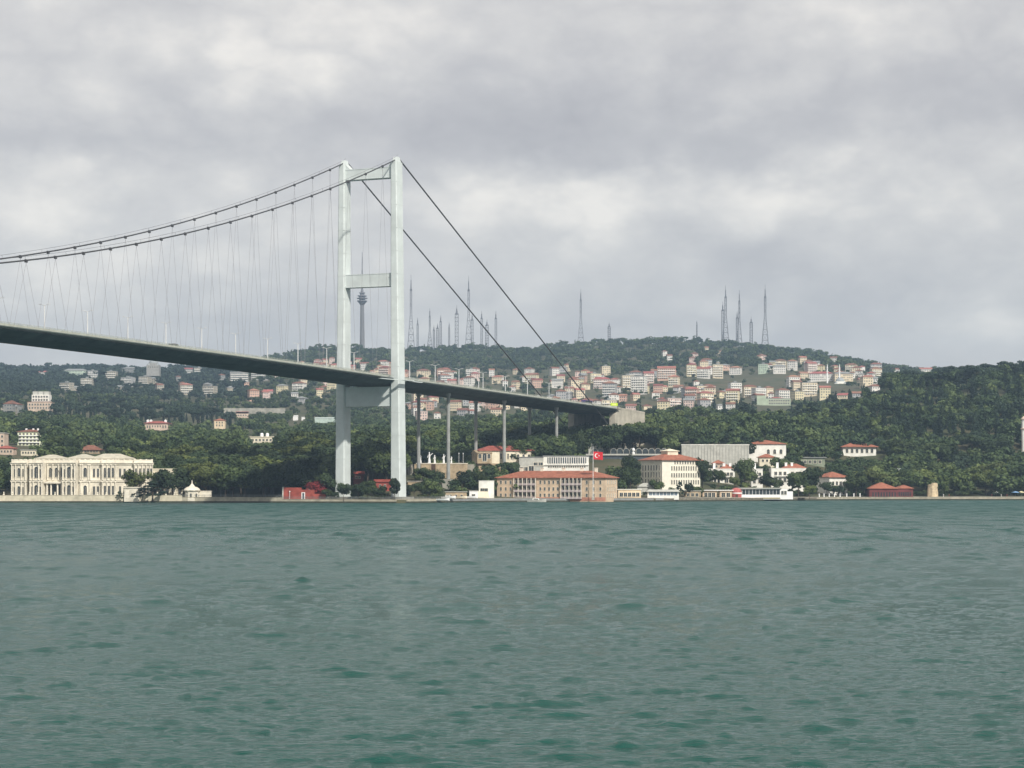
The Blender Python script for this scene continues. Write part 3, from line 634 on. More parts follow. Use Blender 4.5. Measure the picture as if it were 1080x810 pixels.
def palace():
    Y = 1023; k = Y/F; x0 = X(83.5, Y); root = empty('palace', (x0, Y, 1.6), 'long cream two-storey stone palace with columns and low pavilion roofs on the left waterfront', 'palace'); root.scale = (1.075,1.075,1.10)
    H = 18.4; occ(9,158,478,527,Y)
    TH = R(-14)
    # left facade: from corner (0,0) running left and away; right facade running right and away
    def facade(rz, a, b, D, segs, name='wall'):
        """a,b: extent along the facade; segs: list of (x0,x1,proj)"""
        w = MB(); w.box(a,b,0,D,-1,H-2.2)
        for (s0,s1,pj) in segs: w.box(s0,s1,-pj,.0,-1,H-2.2)
        return w.build('wall', M_cream, root, (0,0,0), rz)
    def bands(rz, a, b, segs, D):
        m = MB()
        cur = [(a,b,0)] + list(segs)
        for (s0,s1,pj) in cur:
            e = .35
            for z0,z1,o in ((7.7,8.25,.45),(8.25,8.5,.65),(H-3.0,H-2.4,.5),(H-2.4,H-2.1,.9),(.0,.9,.25)):
                m.box(s0-(e if pj else 0),s1+(e if pj else 0),-pj-o,-pj-.002,z0,z1)
            m.box(s0+.2,s1-.2,-pj+.15,-pj+.5,H-2.2,H-.9)
            n = max(2,int((s1-s0)/2.4))
            for i in range(n+1):
                x = s0+.3+(s1-s0-.6)*i/n; m.box(x-.3,x+.3,-pj+.05,-pj+.6,H-2.2,H-.55)
            m.box(s0+.2,s1-.2,-pj+.1,-pj+.55,H-.95,H-.75)
        m.box(a,b,.2,D,H-2.25,H-1.9)
        m.build('cornice', M_creaml, root, (0,0,0), rz)
    def cols(rz, xs, pj, z0, z1, r=.36):
        for x in xs:
            m = MB(); m.lathe([(r*1.4,z0),(r*1.4,z0+.35),(r,z0+.5),(r*.86,z1-.6),(r*1.35,z1-.25),(r*1.35,z1)], x, -pj-.62, 10)
            m.build('column', M_creaml, root, (0,0,0), rz)
    c = math.cos(TH)
    # -------- left facade 31.5 m long (a=-32..0): wings project, portico between
    segL = [(-32.4,-24.8,2.6),(-22.6,-16.2,3.6),(-6.4,-.0,3.6)]
    rz = TH*-1*-1   # turned to face a little to the left
    facade(rz, -32.4, 0, 26, segL); bands(rz, -32.4, 0, segL, 26)
    def wl(xs, pj, zs, w, h, arch): 
        s, cc = math.sin(rz), math.cos(rz)
        windows(root, (s*pj, -cc*pj), rz, xs, zs, w, h, arch=arch, gl=M_glass)
    wl([-28.6], 2.62, [1.9,10.0], 1.35, 3.9, True); wl([-30.7,-26.5], 2.62, [1.9,10.0], .7, 3.4, False)
    for cx in (-19.4,-3.2):
        wl([cx], 3.62, [1.9], 1.9, 4.4, True); wl([cx], 3.62, [9.4], 1.9, 5.0, True)
        wl([cx-2.05,cx+2.05], 3.62, [1.9,9.6], .8, 3.7, False)
        cols(rz, [cx-2.9,cx-1.3,cx+1.3,cx+2.9], 3.6, .9, 7.7, .27); cols(rz, [cx-2.9,cx-1.3,cx+1.3,cx+2.9], 3.6, 8.5, 15.4, .25)
    wl([-14.2,-11.3,-8.4], .02, [9.8], 1.3, 4.2, True)
    cols(rz, [-14.9,-12.9,-9.7,-7.7], 1.4, .9, 7.7, .42); cols(rz, [-15.3,-12.7,-9.9,-7.3], .1, 8.5, 15.4, .25)
    cols(rz, [-32,-30,-27.2,-25.2], 2.6, 8.5, 15.4, .22); cols(rz, [-32,-30,-27.2,-25.2], 2.6, .9, 7.7, .24)
    p = MB(); p.box(-15.9,-6.7,-3.0,0,7.0,7.72); p.box(-15.9,-6.7,-3.0,0,-.9,.9); p.build('portico_slab', M_creaml, root, (0,0,0), rz)
    d = MB(); d.box(-15.2,-7.2,-.06,-.02,.9,6.6); d.build('portico_opening', M_glass, root, (0,0,0), rz)
    # -------- right facade
    r2 = R(14); segR = [(.0,5.2,1.2),(9.8,16.6,1.6),(24.4,33.0,1.2)]
    facade(r2, 0, 33, 26, segR); bands(r2, 0, 33, segR, 26)
    def wr(xs, pj, zs, w, h, arch): windows(root, (math.sin(r2)*pj, -math.cos(r2)*pj), r2, xs, zs, w, h, arch=arch, gl=M_glass)
    wr([2.6], 1.22, [1.9,9.8], 1.5, 4.2, True); wr([11.4,13.2,15.0], 1.62, [9.6], .95, 4.4, True); wr([11.4,13.2,15.0], 1.62, [1.9], .95, 4.0, False)
    wr([6.6,8.4,18.3,20.3,22.6], .02, [1.9,9.8], .95, 3.8, False); wr([25.4,27.2,29.0,30.8,32.2], 1.22, [1.9,9.8], .75, 3.9, False)
    cols(r2, [.6,1.4,3.9,4.7,], 1.2, 8.5, 15.4, .24); cols(r2, [.6,4.6], 1.2, .9, 7.7, .26)
    cols(r2, [10.3,12.3,14.1,16.1], 1.6, 8.5, 15.4, .24); cols(r2, [10.3,12.3,14.1,16.1], 1.6, .9, 7.7, .26)
    cols(r2, [24.7,26.3,28.1,29.9,31.6,32.8], 1.2, 8.5, 15.4, .2); cols(r2, [24.7,26.3,28.1,29.9,31.6,32.8], 1.2, .9, 7.7, .22)
    for (rr,a,b,c0,d0,hh) in ((rz,-24.5,-11.0,4,14,2.1),(rz,-9.2,4.0,5,16,2.4),(r2,5.0,25.5,4,17,2.7)):
        m = MB(); m.box(a+1.4,b-1.4,c0+1,d0-1,H-2.4,H-.4); m.hip(a,b,c0,d0,H-.4,hh*.8,.25); m.build('pavilion_roof', M_roofpal, root, (0,0,0), rr)
    # lower service wing on the right
    m = MB(); m.box(33,47,4,18,-1,13.2); m.box(32.9,47.3,3.7,18.3,13.2,13.7); m.build('side_wing', M_whitew, root, (0,0,0), r2)
    windows(root, (33*math.cos(r2)-math.sin(r2)*0+math.sin(r2)*-4, 33*math.sin(r2)+math.cos(r2)*4), r2, lin(0,14,5), [2,8.6], 1.1, 2.6, gl=M_glassb)
    return root
palace()

def kiosk():
    Y = 1015; x = X(202.5,Y); r = empty('sea_kiosk', (x,Y,1.6), 'small cream marine pavilion with a tent-shaped spired roof on the quay', 'pavilion'); r.scale = (1,1,.87); occ(191,226,506,530,Y)
    m = MB(); m.lathe([(3.9,-1),(3.9,.6),(3.6,.7),(3.5,4.4),(4.1,4.6),(4.1,5.0)],0,0,8); m.build('wall', M_cream, r, (0,0,0), R(22.5))
    m = MB(); m.lathe([(4.15,5.0),(3.6,5.9),(2.6,6.7),(1.5,7.1),(.9,7.9),(.45,8.6),(.28,9.2),(.32,9.5),(.06,10.8)],0,0,16); m.build('roof', M_creaml, r)
    for a in (-45,0,45): windows(r, (3.45*math.sin(R(a)), -3.45*math.cos(R(a))), R(a), [0], [1.2], .8, 2.1, arch=True)
    m = MB(); m.box(3.2,9.0,1,4,-1,4.3); m.box(3.1,9.2,.8,4.2,4.3,4.7); m.build('annex', M_creaml, r)
kiosk()

# quay walls along the shore
def quay():
    def run(name, pxs, zt, th, m, label, rail=None, out=0, base=True, cat='wall'):
        r = empty(name, (X(pxs[0],Ys(pxs[0])), float(Ys(pxs[0])), 0), label, cat)
        ox, oy = r.location.x, r.location.y
        w = MB(); a = MB(); c = MB(); ra = MB()
        pts = [(X(p, float(Ys(p))-out)-ox, float(Ys(p))-out-oy) for p in pxs]
        for (x0,y0),(x1,y1) in zip(pts[:-1], pts[1:]):
            def bx(mb, z0, z1, f, b): mb.hexa([(x0,y0-f,z0),(x1,y1-f,z0),(x1,y1+b,z0),(x0,y0+b,z0)], [(x0,y0-f,z1),(x1,y1-f,z1),(x1,y1+b,z1),(x0,y0+b,z1)])
            bx(w, .75, zt, .3, th); bx(a, -3, .75, .42, th); bx(c, zt, zt+.16, .45, th+.1)
            if rail:
                n = max(1,int(math.hypot(x1-x0,y1-y0)/2.4))
                for i in range(n): t = i/n; xx, yy = x0+(x1-x0)*t, y0+(y1-y0)*t; ra.tube((xx,yy,zt),(xx,yy,zt+1.2),.07,n=4)
                for z in (zt+.55,zt+.9,zt+1.2): ra.tube((x0,y0,z),(x1,y1,z),.05,n=4)
        w.build('wall_face', m, r); a.build('wet_footing', M_algae, r); c.build('coping', m, r)
        if rail: ra.build('railing', rail, r)
    L = lambda a,b,n: list(np.linspace(a,b,n))
    run('quay_wall', L(-900,-2,14)+L(0,192,14), 3.5, .8, M_quayl, 'pale limestone quay wall with panels in front of the palace')
    run('quay_wall', L(192,298,10), 2.6, .8, M_quay, 'grey quay wall with iron railing in front of the dark trees', M_iron)
    run('quay_wall', L(298,470,14), 1.7, 1.2, M_quay, 'low quay edge with thin fence below the bridge tower', M_iron)
    run('quay_wall', L(470,700,20), 1.6, 1.5, M_greyd, 'low dark quay edge in front of the long red-roofed waterfront building')
    run('quay_wall', L(700,862,14), 1.5, 1.5, M_rock, 'brownish rough stone quay edge in front of the white villas and glazed pavilion')
    run('quay_wall', L(862,1080,14)+L(1082,2600,12), 1.7, 1.2, M_quay, 'pale stone quay edge along the wooded promenade on the right', None)
    # the palace's garden gate pier on its wall
    r = empty('gate_pier', (X(139,1011),1011,1.5), 'square cream stone pier standing above the palace quay wall', 'pier'); m = MB(); m.box(-3.6,3.6,-.6,2.4,-1,5.6); m.box(-4,4,-1,2.8,5.6,6.1); m.build('shaft', M_cream, r)
    m = MB(); m.box(-3.0,-1.2,-.66,-.6,.6,4.6); m.box(1.2,3.0,-.66,-.6,.6,4.6); m.build('panel', M_creaml, r)
    # vase-topped balusters on the palace wall
    for i, px in enumerate(range(4, 190, 9)):
        if 132 < px < 146: continue
        m = MB(); m.box(-.35,.35,-.35,.35,0,.5); m.lathe([(.18,.5),(.32,.8),(.34,1.1),(.16,1.3),(.24,1.45),(.05,1.6)],0,0,8)
        o = m.build('wall_urn', M_creaml, None, (X(px,1012), 1012.1, 3.66)); tag(o, 'small stone urn on the pale quay wall below the palace', 'urn', 'urns on the palace quay wall')
    # promenade surface
    mb = MB(); pp = L(-900,0,12)+L(10,1080,60)+L(1100,2600,14)
    for a, b in zip(pp[:-1], pp[1:]):
        ya, yb = float(Ys(a)), float(Ys(b))
        mb.add([(X(a,ya+1),ya+1,1.66),(X(b,yb+1),yb+1,1.66),(X(b,yb+9),yb+9,1.95),(X(a,ya+9),ya+9,1.95)], [(0,1,2,3)])
    tag(mb.build('promenade', M_pave), kind='structure')
quay()

def Yat(px, py, lo, hi):
    ys = np.linspace(lo, hi, 240); rr = HY-(terr(np.full(240, float(px)), ys)-HC)*F/ys
    i = int(np.argmin(np.abs(rr-py))); return float(ys[i])
def house(name, label, cat, px0, px1, ytop, ybot, Y, depth, wall, roof=None, rot=0, wins=(), found=8, side=(), parts=None, group=None, oc=True, zref=None, flat=.35, trim=None):
    """box building: front width fills px0..px1 at depth Y; wins: (u0,u1,n,[z fractions],w,h,arch)"""
    if Y >= 1200 and name not in ('small_house','green_building','terrace_building','white_house'): Y = Yat((px0+px1)/2, ybot+.6, float(Ys((px0+px1)/2))+30, 2215)
    k = Y/F; W = (px1-px0)*k; th = R(rot)
    if rot: W = max(3, (W - depth*abs(math.sin(th)))/math.cos(th))
    z0 = Zp(ybot,Y); H = (ybot-ytop)*k
    xc = X((px0+px1)/2, Y); r = empty(name, (xc, Y+depth*.5, z0), label, cat, group, th)
    if oc: occ(px0,px1,ytop-3,ybot,Y)
    m = MB(); m.box(-W/2,W/2,-depth/2,depth/2,-found,H); m.build('wall', wall, r)
    tr = trim or M_creaml
    if roof:
        t, h, rm, ov = roof
        if t == 'hip': q = MB(); q.hip(-W/2-ov,W/2+ov,-depth/2-ov,depth/2+ov,H,h); q.build('roof', rm, r)
        elif t == 'gable': q = MB(); q.gable(-W/2-ov,W/2+ov,-depth/2-ov,depth/2+ov,H,h); q.build('roof', rm, r)
        else: q = MB(); q.box(-W/2-ov,W/2+ov,-depth/2-ov,depth/2+ov,H,H+h); q.build('roof', rm, r)
    for (u0,u1,n,zs,w,h,arch) in wins:
        windows(r, (0,-depth/2), 0, lin(-W/2+W*u0,-W/2+W*u1,n), [z*H for z in zs], w, h, arch=arch, fr=tr)
    for (u0,u1,n,zs,w,h,arch) in side:
        sg = 1 if rot < 0 else -1
        xs = lin(-depth/2+depth*u0,-depth/2+depth*u1,n)
        windows(r, (sg*W/2,0), R(90*sg), xs, [z*H for z in zs], w, h, arch=arch, fr=tr)
    return r, W, H, depth

# long waterfront building with loggias
def long_building():
    Y = 1062; r, W, H, D = house('waterfront_building', 'long three-storey tan waterfront building with terracotta hip roof and two tiers of loggias', 'building', 524, 652, 504.2, 526.3, Y, 20, M_tan, ('hip',3.5,M_tile,1.0), rot=-20,
        wins=[(.015,.15,3,(.10,.40,.72),.95,1.7,False),(.385,.585,5,(.10,.40,.72),.95,1.7,False),(.80,.985,3,(.10,.40,.72),1.0,1.7,False)],
        side=[(.08,.92,5,(.10,.40,.72),.9,1.7,False)])
    for (a,b) in ((.165,.365),(.60,.785)):
        x0, x1 = -W/2+W*a, -W/2+W*b
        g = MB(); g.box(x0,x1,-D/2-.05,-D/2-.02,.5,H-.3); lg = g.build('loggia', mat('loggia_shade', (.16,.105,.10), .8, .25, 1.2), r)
        for i in range(6):
            x = x0+(x1-x0)*i/5; c = MB(); c.box(x-.17,x+.17,-D/2-1.3,-D/2-.98,.2,H-.02); c.build('column', M_creaml, lg)
        for z in (.2,.345*H,.665*H):
            s = MB(); s.box(x0-.1,x1+.1,-D/2-1.35,-D/2-.0,z-.15,z+.15); 
            s.box(x0,x1,-D/2-1.25,-D/2-1.15,z+.15,z+1.0); s.build('balcony', mat('balcony_pinkgrey', (.42,.36,.36), .8, .08), lg)
        for i in range(5):
            x = x0+(x1-x0)*(i+.5)/5
            for z in (.10,.40,.72): link('window', win_mesh(1.1,2.1), lg, (x,-D/2-.055,z*H-.1))
    for u in (.17,.36,.56,.73,.86):
        c = MB(); c.box(-W/2+W*u-.7,-W/2+W*u+.7,-.6,.8,H+2.4,H+5.0); c.box(-W/2+W*u-.85,-W/2+W*u+.85,-.75,.95,H+5.0,H+5.25); c.build('chimney', M_creaml, r)
    p = MB(); p.box(-W/2-.05,W/2+.05,-D/2-.12,-D/2-.001,-1,.9); p.build('plinth', mat('plinth_pink', (.50,.24,.17), .85, .15), r)
long_building()

# flag
def flag():
    Y = 1052; x = X(625.5,Y); z0 = 2.0; r = empty('flagpole', (x,Y,z0), 'tall thin white flagpole beside the long red-roofed waterfront building', 'flagpole')
    h = Zp(472,Y)-z0; m = MB(); m.tube((0,0,0),(0,0,h),.16,.09,8); m.lathe([(.05,h),(.22,h+.15),(.05,h+.4)],0,0,8); m.build('pole', M_pw, r); m = MB(); m.box(-.7,.7,-.7,.7,-1,.4); m.build('base', M_conc, r)
    f = empty('flag', (x+.2,Y,z0), 'red flag with white crescent and star flying from the white pole', 'flag')
    za, zb = Zp(484.5,Y)-z0, Zp(476.3,Y)-z0; w = 4.7
    n = 14; vs = []
    def wv(u): return .28*math.sin(u*5.2)*u
    P = np.zeros((7,n+1,3))
    for i in range(7):
        for j in range(n+1):
            u = j/n; P[i,j] = (u*w, wv(u), za+(zb-za)*i/6-.35*u*u)
    link('cloth', gmesh('cloth', P, M_red), f)
    zm = (za+zb)/2; hh = zb-za
    def disc(name, pts):
        m = MB()
        # filled outline on the cloth, front and back
        for off in (-.035,.035): m.add([(x_, wv(x_/w)+off, z_-.35*(x_/w)**2) for x_,z_ in pts], [tuple(range(len(pts)))])
        m.build(name, M_pw, f)
    cx, rr = w*.36, hh*.27
    outer = [(cx+rr*math.cos(t), zm+rr*math.sin(t)) for t in np.linspace(R(38), R(322), 22)]
    inner = [(cx+rr*.26+rr*.8*math.cos(t), zm+rr*.8*math.sin(t)) for t in np.linspace(R(312), R(48), 20)]
    m = MB()
    for off in (-.035,.035):
        o_ = [(x_, wv(x_/w)+off, z_-.35*(x_/w)**2) for x_,z_ in outer]; i_ = [(x_, wv(x_/w)+off, z_-.35*(x_/w)**2) for x_,z_ in inner][::-1]
        k = min(len(o_),len(i_)); 
        for a in range(k-1): m.add([o_[a],o_[a+1],i_[a+1],i_[a]], [(0,1,2,3)])
    m.build('crescent', M_pw, f)
    sx = w*.36+rr*1.05; star = [(sx+(rr*.42 if i%2==0 else rr*.17)*math.cos(R(180+36*i)), zm+(rr*.42 if i%2==0 else rr*.17)*math.sin(R(180+36*i))) for i in range(10)]
    disc('star', star)
flag()

# cream building with red roof on a stone base, left of the long building
r,W,H,D = house('hillside_building', 'cream building with long red roof raised on a stone base below the bridge', 'building', 500, 563, 475.5, 487, 1135, 13, M_whitew, ('hip',2.6,M_tiler,.8), rot=14,
    wins=[(.36,.62,4,(.25,),.8,2.9,False),(.66,.96,3,(.25,),1.2,2.6,True)], found=1)
m = MB(); m.box(-W/2-1,W/2+.6,-D/2-1.2,D/2,-12,-.9); m.build('stone_base', M_stone, r)
m = MB(); m.gable(-W/2-2.4,-W/2+6.4,-D/2-3.2,D/2-2,H-1.4,1.6); m.box(-W/2-2,-W/2+6,-D/2-2.8,D/2-2.4,-1,H-1.4); m.build('porch', M_stone, r)
windows(r, (-W/2+2,-D/2-2.82), 0, [-2.6,2.4], [1.8], 1.6, 2.4, arch=True); windows(r, (-W/2+2,-D/2-2.82), 0, [0], [.3], 2.2, 4.4, arch=True)
# white modern block with fins
r,W,H,D = house('office_block', 'white flat-roofed modern block with vertical fins behind the long red-roofed building', 'building', 573, 621, 481.5, 498, 1128, 14, M_white, ('flat',.5,M_greyd,.3),
    wins=[], found=6, oc=True)
for i, x in enumerate(lin(-W/2+2.4,W/2-1.6,17)): m = MB(); m.box(x-.22,x+.22,-D/2-.5,-D/2,H*.52,H-.1); m.build('fin', M_white, r)
m = MB(); m.box(-W/2+2.2,W/2-1.4,-D/2-.06,-D/2-.02,H*.56,H-.5); m.build('window_band', M_glassb, r)
windows(r,(0,-D/2),0,lin(-W/2+2.4,W/2-1.6,17),[H*.30],.7,.9)
m = MB(); m.box(-W/2,W/2,-D/2-.7,-D/2,H*.44,H*.50); m.build('ledge', M_white, r)
house('grey_annex', 'grey two-storey flat annex between the cream red-roofed building and the white finned block', 'building', 547.5, 572.7, 482.5, 500, 1127, 12, M_grey, ('flat',.4,M_greyd,.3), wins=[(.05,.35,2,(.15,),2.2,2.4,False),(.42,.60,1,(.1,),2.6,3.4,False),(.62,.98,2,(.52,),2.6,1.6,False)], found=6)
# grey terrace building with glazed arches
r,W,H,D = house('terrace_building', 'long grey terrace building with a row of dark arched glass bays above a concrete deck', 'building', 620, 706, 480.3, 490, 1240, 16, M_greyd, ('flat',.9,M_grey,1.2), wins=[], found=9)
m = MB(); m.box(-W/2+1,W/2-1,-D/2-.06,-D/2-.02,H*.35,H-.4); m.build('glass_band', M_glassb, r)
for i in range(12):
    if i == 2: continue
    a = MB(); x = -W/2+4+i*3.75; n = 8
    pts = [(x-1.6,0),(x+1.6,0)]+[(x+1.6*math.cos(math.pi*j/n),1.6+1.6*math.sin(math.pi*j/n)) for j in range(n+1)]
    N_ = len(pts); a.add([(p,-D/2+1,H+.9+q) for p,q in pts]+[(p,D/2-2,H+.9+q) for p,q in pts], [tuple(range(N_)),tuple(range(N_,2*N_))[::-1]]+[(j,N_+j,N_+(j+1)%N_,(j+1)%N_) for j in range(N_)]); a.build('glass_bay', M_glass, r)
    b = MB(); b.path([(x+1.7*math.cos(math.pi*j/n),-D/2+.95,H+.9+1.6+1.7*math.sin(math.pi*j/n)) for j in range(n+1)],.14,4); b.tube((x-1.7,-D/2+.95,H+.9),(x-1.7,-D/2+.95,H+2.5),.14,n=4); b.build('bay_frame', M_grey, r)
m = MB(); m.box(-W/2+.5,-W/2+9,-D/2+2,D/2-2,H+.9,H+5.2); m.box(-W/2+1.5,-W/2+8,-D/2+2.2,D/2-3,H+5.2,H+7); m.build('stair_tower', M_grey, r)
m = MB(); m.lathe([(.9,0),(.9,1.2),(.3,1.6),(.8,2.0),(1.0,2.8),(.6,3.6),(.1,3.9)],0,0,10); o = m.build('roof_vent', M_pw, None, (X(668,1236),1236,Zp(480,1236)+.4)); tag(o,'small white round-topped vent on the grey terrace building','vent')
# white office with hip roof, two faces
r,W,H,D = house('corner_building', 'white four-storey corner building with a terracotta hip roof and rows of tall windows', 'building', 677, 740, 485.5, 513.5, 1140, 20, mat('ivory_plaster', (.77,.735,.63), .85, .07, .25), ('hip',3.8,M_tile,1.3), rot=32,
    wins=[(.22,.98,12,(.10,.36,.62),.75,2.3,False),(.3,.98,10,(.86,),.8,1.5,False)], side=[(.05,.95,7,(.10,.36,.62),.95,2.8,False)], found=6)
m = MB(); m.box(-4,3,-3,3,H+2.2,H+5.0); m.hip(-4.6,3.6,-3.6,3.6,H+5.0,1.2); m.build('roof_lantern', M_whitew, r)
# grey hall and its white gabled end
r,W,H,D = house('grey_hall', 'long windowless hall with grey vertical cladding standing behind the white villas', 'hall', 719, 790, 469.5, 489.5, 1320, 22, M_grey, ('flat',.5,M_white,.25), found=6)
for x in lin(-W/2,W/2,22): m = MB(); m.box(x-.12,x+.12,-D/2-.25,-D/2,0,H-.1); m.build('rib', mat('rib_grey', (.37,.37,.34), .8, .08), r)
r,W,H,D = house('gabled_building', 'white building with low terracotta hip roof joined to the right end of the grey hall', 'building', 789, 829, 468.5, 489, 1312, 20, M_white, ('hip',2.4,M_tile,.8), rot=0, wins=[(.45,.95,3,(.5,),1.6,2.8,True),(.5,.9,2,(.12,),1.4,2.4,False)], found=6)
house('small_house', 'little house with terracotta roof in the trees under the white gabled building', 'house', 801, 817, 482.5, 489, Yat(805,489.5,1100,2000)-16, 8, M_whitew, ('hip',2.0,M_tile,.8), wins=[(.1,.9,3,(.3,),1.2,1.4,False)])
house('small_house', 'little house with terracotta roof in front of the grey hall', 'house', 752, 764, 489, 495, Yat(758,495,1100,2000), 8, M_pinkw, ('hip',2.0,M_tile,.7), wins=[(.1,.9,2,(.3,),1.2,1.4,False)])

# white villas
def villa(px0, px1, ytop, ybot, Y, label, chims, roofspan=None, wn=3, rot=0):
    r,W,H,D = house('white_villa', label, 'villa', px0, px1, ytop, ybot, Y, 11, M_white, ('flat',.3,M_white,.15), rot=rot, wins=[(.06,.46,wn,(.55,),1.5,1.9,False),(.54,.94,wn,(.55,),1.5,1.9,False),(.06,.46,wn,(.08,),1.4,2.2,False),(.6,.94,max(1,wn-1),(.08,),2.0,2.2,False)], found=5, group='white villas behind the glazed pavilion')
    for u in chims:
        c = MB(); x = -W/2+W*u; c.box(x-.65,x+.65,-2,-.7,H,H+3.2); c.box(x-.8,x+.8,-2.15,-.55,H+3.2,H+3.5); c.build('chimney', M_pw, r)
    if roofspan:
        a, b = roofspan; q = MB(); q.hip(-W/2+W*a,-W/2+W*b,-D/2+1.5,D/2+.5,H+.25,2.4); q.build('tiled_roof', M_tile, r)
    m = MB(); m.box(-W/2+W*.1,-W/2+W*.9,-D/2-1.3,-D/2,H*.46,H*.49); m.build('balcony_slab', M_white, r)
    m = MB()
    for i in range(9): x = -W/2+W*(.1+.1*i); m.tube((x,-D/2-1.25,H*.49),(x,-D/2-1.25,H*.49+1),.05,n=4)
    m.tube((-W/2+W*.1,-D/2-1.25,H*.49+1),(-W/2+W*.9,-D/2-1.25,H*.49+1),.06,n=4); m.build('balcony_rail', M_greyd, r)
villa(747,775,494.8,510.5,1190,'white villa with three chimneys and a small terracotta roof, leftmost of the white villas',(.25,.62,.85),(.45,1.02))
villa(792.5,804.5,494.8,511,1185,'narrow white villa with a single tall chimney, partly hidden by green trees',(.35,),None,1)
villa(813.5,850,494.2,509.5,1195,'widest white villa with terracotta roof and three chimneys right of the narrow one',(.2,.45,.62),(.34,1.03),3)
house('garden_pavilion', 'pale green garden building with flat grey roof in the trees above the widest villa', 'building', 844, 870, 483, 490, 1330, 9, mat('moss_plaster', (.24,.27,.20), .9, .12), ('flat',.5,M_greyd,.9), wins=[(.1,.9,4,(.2,),1.6,1.8,False)])

# glazed waterfront pavilion (restaurant)
def glazed():
    Y = 1118; px0, px1 = 779.5, 823; k = Y/F; W = (px1-px0)*k; r = empty('glazed_pavilion', (X((px0+px1)/2,Y),Y+5,1.9), 'long low white pavilion with a dark glass front on the quay', 'pavilion'); occ(772,832,514,527,Y)
    m = MB(); m.box(-W/2,W/2,-4,5,-1,1.5); m.box(-W/2,W/2,-3.6,5,4.3,4.7); m.box(-W/2,W/2,-3.2,5,1.5,4.3); m.build('wall', M_pw, r)
    m = MB(); m.box(-W/2-.8,W/2+.8,-4.4,5.4,4.7,5.15); m.build('roof', M_grey, r)
    n = 12
    for i in range(n):
        x0 = -W/2+W*i/n; g = MB(); g.box(x0+.12,x0+W/n-.12,-3.32,-3.22,1.55,4.25); g.build('glass_panel', M_glass, r)
    m = MB(); m.box(-W/2-.1,W/2+.1,-4.12,-4.0,-.7,-.1); m.build('kick_board', mat('ochre_board', (.30,.24,.09), .8, .1), r)
    m = MB(); m.box(W/2,W/2+4,-3.6,4,-1,4.4); m.box(W/2+4,W/2+7,-3.0,4,-1,3.2); m.build('end_room', M_pw, r)
    windows(r, (W/2+2,-3.61), 0, [-.7,.9], [1.6], 1.2, 1.9)
    t = empty('round_kiosk', (X(777,Y-1),Y+1,1.9), 'faded red drum-shaped kiosk at the left end of the glazed pavilion', 'kiosk')
    m = MB(); m.lathe([(2.6,-1),(2.8,.6),(2.9,3.2),(2.6,4.2),(1.6,4.9),(.2,5.2)],0,0,18); m.build('wall', mat('faded_red', (.44,.13,.12), .8, .16, .8), t)
    m = MB(); m.lathe([(2.96,2.0),(2.98,2.1),(2.98,2.5),(2.96,2.6)],0,0,18); m.build('band', M_pw, t); m = MB(); m.box(-.6,.6,-3.0,-2.7,-1,1.6); m.build('door', M_wood, t)
glazed()
def low_pav():
    Y = 1080; px0, px1 = 683, 716; W = (px1-px0)*Y/F; r = empty('waterside_pavilion', (X((px0+px1)/2,Y),Y+4,1.9), 'low white waterside pavilion with blue-grey windows in front of the corner building', 'pavilion'); occ(682,724,515,527,Y)
    m = MB(); m.box(-W/2,W/2,-4,4,-1,1.1); m.box(-W/2,W/2,-3.6,4,1.1,3.2); m.build('wall', M_white, r)
    m = MB(); m.hexa([(-W/2-.6,-4.8,3.2),(W/2+.6,-4.8,3.2),(W/2+.6,4.4,3.2),(-W/2-.6,4.4,3.2)], [(-W/2+.6,-3,4.3),(W/2-.6,-3,4.3),(W/2-.6,4.2,4.3),(-W/2+.6,4.2,4.3)]); m.build('roof', M_grey, r)
    windows(r, (0,-3.6), 0, lin(-W/2+.6,W/2-.6,8), [1.25], 1.5, 1.7, fr=M_pw, gl=mat('bluish_glass', (.10,.15,.20), .2, .15, .8, spec=.5))
    house('boat_shed', 'cream open-fronted shed between the waterside pavilion and the long tan building', 'shed', 652, 676, 516.5, 525.5, 1078, 7, M_tanl, ('flat',.35,M_white,.4), wins=[(.05,.95,5,(.2,),1.6,2.0,False)], found=2)
    house('tent_roof_shed', 'grey-roofed low shed behind the waterside pavilion', 'shed', 672, 690, 513.5, 519, 1100, 7, M_grey, ('hip',1.8,M_grey,.5), found=4)
    house('flat_canopy', 'long white flat canopy building on the quay left of the red drum kiosk', 'building', 741, 756, 517.5, 525, 1112, 5, M_tan, ('flat',.4,M_pw,1.0), wins=[(.1,.9,3,(.1,),1.6,2.3,False)], found=2)
    house('flat_canopy', 'short white canopy building on the quay between the longer canopy and the red drum kiosk', 'building', 759, 772, 517.5, 525, 1114, 5, M_tan, ('flat',.4,M_pw,.8), wins=[(.1,.9,2,(.1,),1.8,2.3,False)], found=2)
    house('quay_hut', 'small pale hut on the quay right of the waterside pavilion', 'hut', 722, 739, 518, 525, 1104, 5, M_stone, ('flat',.3,M_grey,.5), wins=[(.1,.9,3,(.2,),1.4,1.7,False)], found=2)
low_pav()
